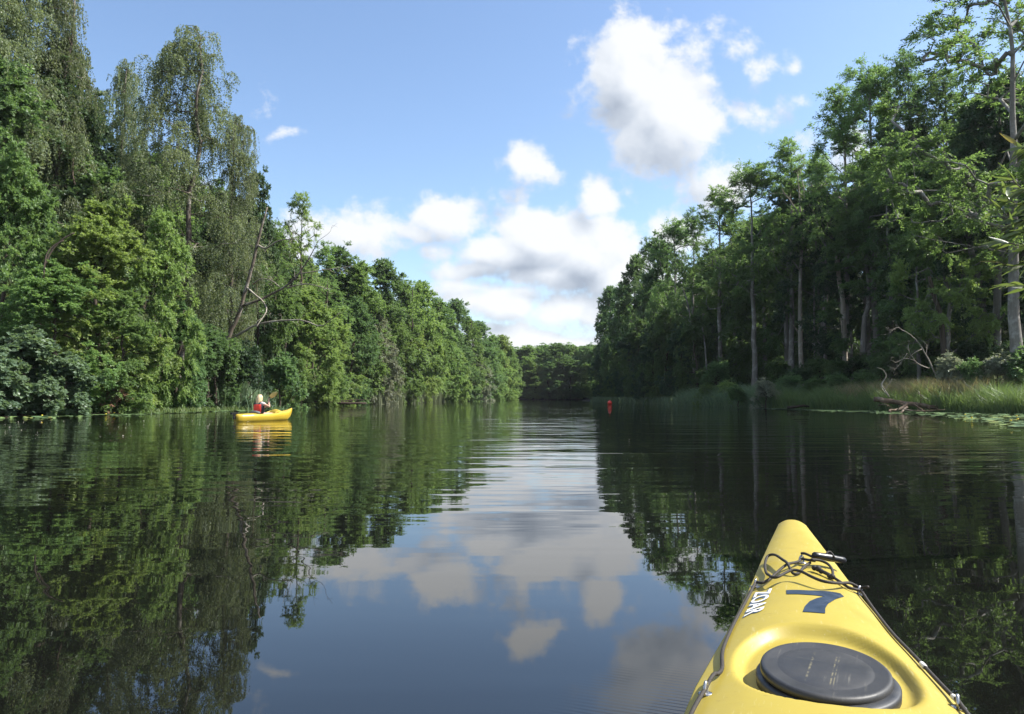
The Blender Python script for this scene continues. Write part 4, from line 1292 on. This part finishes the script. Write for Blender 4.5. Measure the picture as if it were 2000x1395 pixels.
def lettering(txt, mat, lift, off, name, bold=0.0):
    cu = bpy.data.curves.new(name, 'FONT')
    cu.body = txt
    cu.size = 1.0
    cu.offset = bold
    cu.resolution_u = 4
    to = bpy.data.objects.new(name, cu)
    C.objects.link(to)
    bpy.context.view_layer.update()
    me = bpy.data.meshes.new_from_object(to.evaluated_get(bpy.context.evaluated_depsgraph_get()))
    bpy.data.objects.remove(to)
    co = np.zeros(len(me.vertices) * 3)
    me.vertices.foreach_get('co', co)
    co = co.reshape(-1, 3)
    u = (co[:, 0] - co[:, 0].min()) / np.ptp(co[:, 0])
    v = (co[:, 1] - co[:, 1].min()) / np.ptp(co[:, 1])
    # reads from the bow towards the cockpit, letter tops to the right
    s0, s1 = 2.605, 2.335
    s = s0 + (s1 - s0) * u + off[1]
    base_t = -.150 - .030 * u
    tt_ = base_t + .052 * v + off[0]
    zz = kdeck(s, tt_) + lift
    me.vertices.foreach_set('co', np.stack([tt_, s, zz], 1).ravel())
    me.materials.clear()
    me.materials.append(mat)
    me.update()
    return link(name, me, kay)
lettering('ZOAR', ink, .0015, (-.004, -.006), 'lettering_shadow', .035)
lettering('ZOAR', white, .0030, (0, 0), 'lettering', .02)

# ------------------------------------------------------------------ second kayak, paddler and paddle
K2 = at(516, 821.5, 30.4)
K2H = R(-24)                                             # heading: to the right and away
k2 = thing('yellow_kayak', (K2[0], K2[1], 0), 'small yellow kayak carrying the paddler, in the shade of the left bank', 'kayak', rotz=K2H)
def k2w(s): return np.interp(s, [-1.55, -1.4, -.9, 0, .7, 1.2, 1.5, 1.62], [.10, .20, .33, .37, .33, .20, .07, .02])
sec = []
for s in np.linspace(-1.55, 1.62, 44):
    wd = float(k2w(s))
    zg_ = float(np.interp(s, [-1.55, -1, 0, .5, 1.0, 1.4, 1.62], [.23, .25, .27, .28, .30, .37, .43]))
    kl = float(np.interp(s, [-1.55, -1.3, 0, 1.2, 1.5, 1.62], [-.02, -.08, -.10, -.04, .12, .34]))
    well = smst(np.array(.62 - abs(s + .05)), 0, .18) * .13
    hump = .10 * math.exp(-((s - .62) / .22) ** 2)
    xs_ = np.linspace(-1, 1, 15)
    zd = zg_ + (.05 + hump) * (1 - np.abs(xs_) ** 2.2) - float(well) * smst(.86 - np.abs(xs_), 0, .14) * 1.7
    dk = np.stack([xs_ * wd, np.full(15, s), zd], 1)
    a = np.linspace(0, np.pi, 13)[1:-1]
    hl = np.stack([wd * np.sign(np.cos(a)) * np.abs(np.cos(a)) ** .6 * .99, np.full(11, s), zg_ - (zg_ - kl) * np.abs(np.sin(a)) ** .8], 1)
    sec.append(np.concatenate([dk, hl]))
NR = 26
V = np.concatenate(sec)
i = np.arange(len(sec) - 1)[:, None] * NR
j = np.arange(NR)[None]
a_, b_ = i + j, i + (j + 1) % NR
yel2 = simple('yellow_hull_far', (.44, .31, .028), .35, var=.06, scale=5)
link('hull', fast_mesh('hull', V, [np.stack([a_, b_, b_ + NR, a_ + NR], -1).reshape(-1, 4), np.arange(NR)[::-1][None], ((len(sec) - 1) * NR + np.arange(NR))[None]], [yel2], smooth=True), k2)
mb = MB()
mb.box((0, -1.60, .20), (.05, .10, .22))
mb.box((0, -1.62, .32), (.10, .30, .07), Matrix.Rotation(R(5), 3, 'X'))
mb.build('rudder', black, k2, smooth=False)
seat_m = simple('grey_seat_fabric', (.10, .11, .125), .8)
mb = MB()
mb.tube([(-.22, -.50, .30), (-.1, -.56, .34), (.1, -.56, .34), (.22, -.50, .30)], .06, 8)
mb.box((0, -.28, .16), (.42, .42, .07))
mb.build('seat', seat_m, k2)
mb = MB()
mb.tube(spline([(-.22, .35, .30), (-.2, .55, .35), (0, .66, .42), (.2, .55, .35), (.22, .35, .30)], 16), .028, 8)
mb.build('cockpit_rim', yel2, k2)

def skin(name, joints, edges, mat, parent, levels=2, root=0):
    me = bpy.data.meshes.new(name)
    me.from_pydata([j_[0] for j_ in joints], edges, [])
    o = link(name, me, parent)
    mo = o.modifiers.new('skin', 'SKIN')
    mo.use_smooth_shade = True
    for k, j_ in enumerate(joints):
        r = j_[1]
        me.skin_vertices[0].data[k].radius = (r, r) if np.isscalar(r) else r
        me.skin_vertices[0].data[k].use_root = (k == root)
    su = o.modifiers.new('sub', 'SUBSURF')
    su.levels = su.render_levels = levels
    dg = bpy.context.evaluated_depsgraph_get()
    dg.update()
    m2 = bpy.data.meshes.new_from_object(o.evaluated_get(dg))
    o.modifiers.clear()
    o.data = m2
    m2.materials.clear()
    m2.materials.append(mat)
    return o
pz = .17
per = thing('person', (K2[0] + math.sin(-K2H) * -.28, K2[1] + math.cos(K2H) * -.28, pz), 'seated paddler from behind, long blonde hair, red and dark vest, right arm raised', 'person', rotz=K2H)
flesh = simple('skin_tone', (.52, .30, .21), .5, var=.08)
# one continuous body; local frame: x right, y forward, z up from the seat
J = [((0, 0, .10), .13), ((0, -.03, .26), (.145, .11)), ((0, -.02, .42), (.165, .115)), ((0, 0, .53), (.10, .085)), ((0, .01, .60), .052), ((0, .03, .68), .068), ((0, .035, .755), (.078, .09)), ((0, .03, .815), .062),
     ((.19, 0, .49), .062), ((.45, .06, .37), .046), ((.24, .24, .575), .032), ((.18, .31, .645), .030),
     ((-.19, 0, .49), .062), ((-.27, .17, .33), .045), ((-.10, .36, .34), .033), ((-.06, .40, .345), .030),
     ((.11, .05, .07), .09), ((.15, .48, .09), .062), ((.12, .88, .03), .045), ((.12, .96, .08), .035),
     ((-.11, .05, .07), .09), ((-.15, .48, .09), .062), ((-.12, .88, .03), .045), ((-.12, .96, .08), .035)]
E_ = [(0, 1), (1, 2), (2, 3), (3, 4), (4, 5), (5, 6), (6, 7), (3, 8), (8, 9), (9, 10), (10, 11), (3, 12), (12, 13), (13, 14), (14, 15), (0, 16), (16, 17), (17, 18), (18, 19), (0, 20), (20, 21), (21, 22), (22, 23)]
def finger(base, pts, r=.009):
    k = len(J); J.append((tuple(pts[0]), r)); E_.append((base, k))
    for p_ in pts[1:]:
        J.append((tuple(p_), r * .85)); E_.append((len(J) - 2, len(J) - 1))
PA = np.array([-.06, .42, .36]); PB = np.array([.17, .345, .67])       # where the hands hold the shaft
ax_ = unit(PB - PA)
for base, c0, sg in ((11, PB, 1), (15, PA, -1)):
    wr = np.array(J[base][0])
    for k in range(4):
        c = c0 + ax_ * (.030 - .02 * k)
        out_ = unit(np.cross(ax_, np.array([0, 0, 1.0]))) 
        finger(base, [c + np.array([0, -.010, .022]), c + np.array([0, .016, .018]), c + np.array([0, .018, -.006])][:3 if k < 3 else 2], .009)
    finger(base, [c0 - ax_ * .02 + np.array([.0, -.018, .004]), c0 + ax_ * .005 + np.array([0, -.012, -.016])], .010)
skin('body', J, E_, flesh, per, 2)
# face
mb = MB()
for sx_ in (-1, 1):
    mb.ball((.028 * sx_, .112, .752), .010, 8, 6)
mb.build('eye', simple('eye_white', (.5, .45, .4), .3), per)
mb = MB(); mb.tube([(0, .118, .750), (0, .134, .728), (0, .122, .718)], [.008, .014, .010], 8); mb.build('nose', flesh, per)
mb = MB(); mb.tube([(-.022, .106, .692), (0, .114, .690), (.022, .106, .692)], [.004, .007, .004], 6); mb.build('mouth', simple('lip', (.45, .16, .13), .5), per)
mb = MB()
for sx_ in (-1, 1):
    mb.ball((.083 * sx_, .02, .735), (.012, .022, .032), 8, 6)
mb.build('ear', flesh, per)
# hair: strands from the crown down to the shoulder blades
hair_m = simple('blonde_hair', (.62, .47, .27), .42, var=.3, scale=60)
mb = MB()
rgh = np.random.default_rng(4)
mb.ball((0, .012, .775), (.092, .100, .085), 16, 12)
for k in range(70):
    a = R(180 + 0) + (rgh.random() - .5) * 3.9 + math.pi / 2 * 0
    dx, dy = math.sin(a), math.cos(a)
    ln = .30 + .14 * rgh.random() if abs(dx) < .8 else .24 + .1 * rgh.random()
    p0 = np.array([dx * .05, .01 + dy * .05, .845])
    p1 = np.array([dx * .098, .012 + dy * .102, .77])
    p2 = np.array([dx * .105, -.005 + dy * .11, .68])
    p3 = np.array([dx * .10 + .01 * rgh.normal(), -.035 + dy * .10, .77 - ln * .75])
    p4 = np.array([dx * .085 + .015 * rgh.normal(), -.04 + dy * .095, .77 - ln])
    mb.tube(spline([p0, p1, p2, p3, p4], 12), np.concatenate([np.full(6, .019), np.linspace(.019, .006, 6)]), 6)
mb.build('hair', hair_m, per)
# shirt: torso shell and short sleeves, slightly larger than the body
shirt_m = simple('pale_grey_shirt', (.52, .47, .46), .8, var=.12)
SJ = [((0, 0, .10), .150), ((0, -.03, .26), (.165, .13)), ((0, -.02, .42), (.185, .135)), ((0, 0, .525), (.112, .095)), ((.19, 0, .49), .078), ((.30, .06, .435), .068), ((-.19, 0, .49), .078), ((-.24, .09, .41), .066)]
skin('shirt', SJ, [(0, 1), (1, 2), (2, 3), (3, 4), (4, 5), (3, 6), (6, 7)], shirt_m, per, 2)
# life vest: dark body with a red back panel
vest_m = simple('dark_vest_fabric', (.022, .022, .035), .7)
red_m = simple('red_vest_panel', (.74, .055, .03), .6, var=.12)
def shell(rx, ry, z0, z1, a0, a1, cyy, na=20, nz=8, thick=.03):
    A_ = np.linspace(a0, a1, na); Z_ = np.linspace(z0, z1, nz)
    out_, inn = [], []
    for z_ in Z_:
        tp_ = 1 - .12 * abs((z_ - .33) / .2) ** 2
        out_.append(np.stack([rx * tp_ * np.sin(A_), cyy - ry * tp_ * np.cos(A_), np.full(na, z_)], 1))
        inn.append(np.stack([(rx - thick) * tp_ * np.sin(A_), cyy - (ry - thick) * tp_ * np.cos(A_), np.full(na, z_)], 1))
    V_ = np.concatenate(out_ + inn)
    i_ = np.arange(nz - 1)[:, None] * na; j_ = np.arange(na - 1)[None]
    q_ = np.stack([i_ + j_, i_ + j_ + 1, i_ + j_ + 1 + na, i_ + j_ + na], -1).reshape(-1, 4)
    m_ = nz * na
    side = []
    for (e_) in ([k * na for k in range(nz)], [k * na + na - 1 for k in range(nz)], list(range(na)), [(nz - 1) * na + k for k in range(na)]):
        e_ = np.array(e_)
        side.append(np.stack([e_[:-1], e_[1:], e_[1:] + m_, e_[:-1] + m_], 1))
    return V_, [q_, q_[:, ::-1] + m_] + side
mb = MB(); mb.add(*shell(.225, .175, .12, .50, -2.6, 2.6, -.01, 36, 9, .045))
for sx_ in (-1, 1):
    mb.tube(spline([(.12 * sx_, -.15, .48), (.125 * sx_, -.06, .575), (.12 * sx_, .08, .52), (.11 * sx_, .15, .44)], 12), .03, 8, flat=.5)
vest = mb.build('life_vest', vest_m, per)
mb = MB(); mb.add(*shell(.238, .192, .14, .47, -1.0, 1.0, -.01, 18, 9, .02))
mb.build('back_panel', red_m, vest)
# paddle
pad_ang = ax_
pm = simple('paddle_shaft', (.03, .03, .032), .4)
pb_m = simple('yellow_paddle_blade', (.62, .50, .17), .45, var=.08)
pd = thing('paddle', per.location, 'double bladed paddle with yellow blades held up by the paddler', 'paddle', rotz=K2H)
cM = (PA + PB) / 2
MB().tube([cM - ax_ * .80, cM, cM + ax_ * .34], .014, 10).build('shaft', pm, pd)
def blade(c, d, ln, twist):
    side = unit(np.cross(d, np.array([0, 0, 1.0])))
    up_ = np.cross(side, d)
    side = side * math.cos(twist) + up_ * math.sin(twist)
    nrm = np.cross(d, side)
    mb = MB()
    U = np.linspace(0, 1, 9); K = np.linspace(-1, 1, 7)
    grid = []
    for sgn in (1, -1):
        for u in U:
            wdt = .092 * math.sin(math.pi * min(1, .12 + .80 * u)) ** .7
            for kx in K:
                grid.append(c + d * ln * u + side * wdt * kx + nrm * (.03 * math.sin(math.pi * u) - .012 * kx * kx + sgn * .004 * (1 - kx * kx)))
    n0 = len(U) * len(K)
    i_ = np.arange(len(U) - 1)[:, None] * len(K); j_ = np.arange(len(K) - 1)[None]
    q_ = np.stack([i_ + j_, i_ + j_ + 1, i_ + j_ + 1 + len(K), i_ + j_ + len(K)], -1).reshape(-1, 4)
    mb.add(grid, [q_, q_[:, ::-1] + n0])
    return mb
blade(cM + ax_ * .30, unit(ax_ + np.array([.85, 0, -.10])), .46, 1.25).build('blade', pb_m, pd)
blade(cM - ax_ * .78, -ax_, .45, .2).build('blade', pb_m, pd)

# ------------------------------------------------------------------ willow reaching in from the right
wl_m = leaf_mat('willow_blade', (.115, .165, .045), spread=.45, gloss=.6, trans=.4, warm=.04)
wl_y = leaf_mat('willow_blade_yellow', (.26, .22, .05), spread=.3, gloss=.5, trans=.4)
def wleaf(seed):
    rg = np.random.default_rng(seed)
    n = 7
    u = np.linspace(0, 1, n)
    wdt = .0125 * np.sin(np.pi * np.clip(u, .03, .985) ** .8)
    bendz = -.018 * u ** 2 * (1 + rg.random())
    sx_ = .008 * np.sin(u * 3) * rg.normal()
    V_ = np.concatenate([np.stack([sx_ - wdt, u * .125, bendz + .003], 1), np.stack([sx_, u * .125, bendz], 1), np.stack([sx_ + wdt, u * .125, bendz + .003], 1)])
    k = np.arange(n - 1)
    F_ = np.concatenate([np.stack([k, k + n, k + n + 1, k + 1], 1), np.stack([k + n, k + 2 * n, k + 2 * n + 1, k + n + 1], 1)])
    return fast_mesh('leaf', V_, F_, [wl_m], smooth=True, attrs={'tint': np.full(len(F_), rg.random())})
wlm = [wleaf(k) for k in range(6)]
WY = 4.3
wb = np.array([9.2, 5.2, -.4])
wt = thing('willow_tree', Vector(wb), 'willow twigs with long narrow leaves reaching in at the right edge', 'tree')
mb = MB()
tp_ = limb(mb, [np.zeros(3), np.array([-.4, 0, 1.2]), np.array([-1.3, -.1, 2.0]), np.array([-2.4, -.2, 2.4]), np.array([-3.4, -.3, 2.5])], .13, .025, 10, 24, .02, 4)
mb.build('trunk', BARK['brown'], wt)
wrg = np.random.default_rng(8)
twl = [[(2150, 330), (2060, 350), (2005, 370), (1970, 345)], [(2150, 400), (2040, 390), (1990, 400), (1958, 378)], [(2160, 440), (2050, 425), (1990, 430), (1952, 412)], [(2160, 470), (2060, 470), (2000, 480), (1955, 470)],
       [(2160, 500), (2060, 500), (2000, 520), (1945, 512)], [(2150, 520), (2070, 540), (2010, 560), (1975, 555)], [(2150, 300), (2060, 290), (2010, 290), (1988, 283)], [(2160, 455), (2080, 450), (2010, 455), (1965, 445)], [(2160, 360), (2090, 400), (2020, 420), (1975, 440)]]
for k, line in enumerate(twl):
    dY = wrg.normal() * .25
    p3 = [at(x_, y_, WY + dY + .08 * q) - wb for q, (x_, y_) in enumerate(line)]
    near = tp_[np.argmin(np.linalg.norm(tp_ - p3[0], axis=1))]
    path = spline([near, (near + p3[0]) / 2 + np.array([0, 0, .08])] + p3, 40)
    mb = MB(); mb.tube(path, np.linspace(.010, .0020, 40), 6)
    br = mb.build('twig', BARK['brown'], wt)
    for m_ in range(22):
        u = .45 + .55 * (m_ + wrg.random()) / 22
        f_ = u * 39
        i0 = min(38, int(f_))
        pt = path[i0] + (path[i0 + 1] - path[i0]) * (f_ - i0)
        d = unit(path[i0 + 1] - path[i0])
        sgn = 1 if m_ % 2 else -1
        sd_ = unit(np.cross(d, np.array([0, 0, 1.0]) + wrg.normal(size=3) * .5))
        dir_ = Vector(unit(d * .9 + sd_ * sgn * .55 + wrg.normal(size=3) * .25 - np.array([0, 0, .18])))
        lf = bpy.data.objects.new('leaf', wlm[m_ % 6])
        C.objects.link(lf)
        lf.parent = br
        qn = dir_.to_track_quat('Y', 'Z')
        lf.rotation_mode = 'QUATERNION'
        from mathutils import Quaternion
        lf.rotation_quaternion = qn @ Quaternion((0, 1, 0), wrg.normal() * .7)
        lf.location = Vector(pt)
        s_ = .75 + .5 * wrg.random()
        lf.scale = (s_, s_, s_)
        if (k == 6 and m_ > 19) or wrg.random() < .02:
            set_mat(lf, wl_y)

# ------------------------------------------------------------------ thin summer haze over the river
hz_m, t, out = new_mat('summer_haze')
pv = t.new('ShaderNodeVolumePrincipled')
pv.inputs['Color'].default_value = (.88, .93, 1.0, 1)
pv.inputs['Density'].default_value = .00010
pv.inputs['Anisotropy'].default_value = .2
t.put(out.inputs['Volume'], pv.outputs[0])
haze = MB().box((0, 900, 21), (3600, 2900, 48)).build('haze', hz_m, smooth=False)
tag(haze, 'thin pale summer haze over the river', kind='stuff')
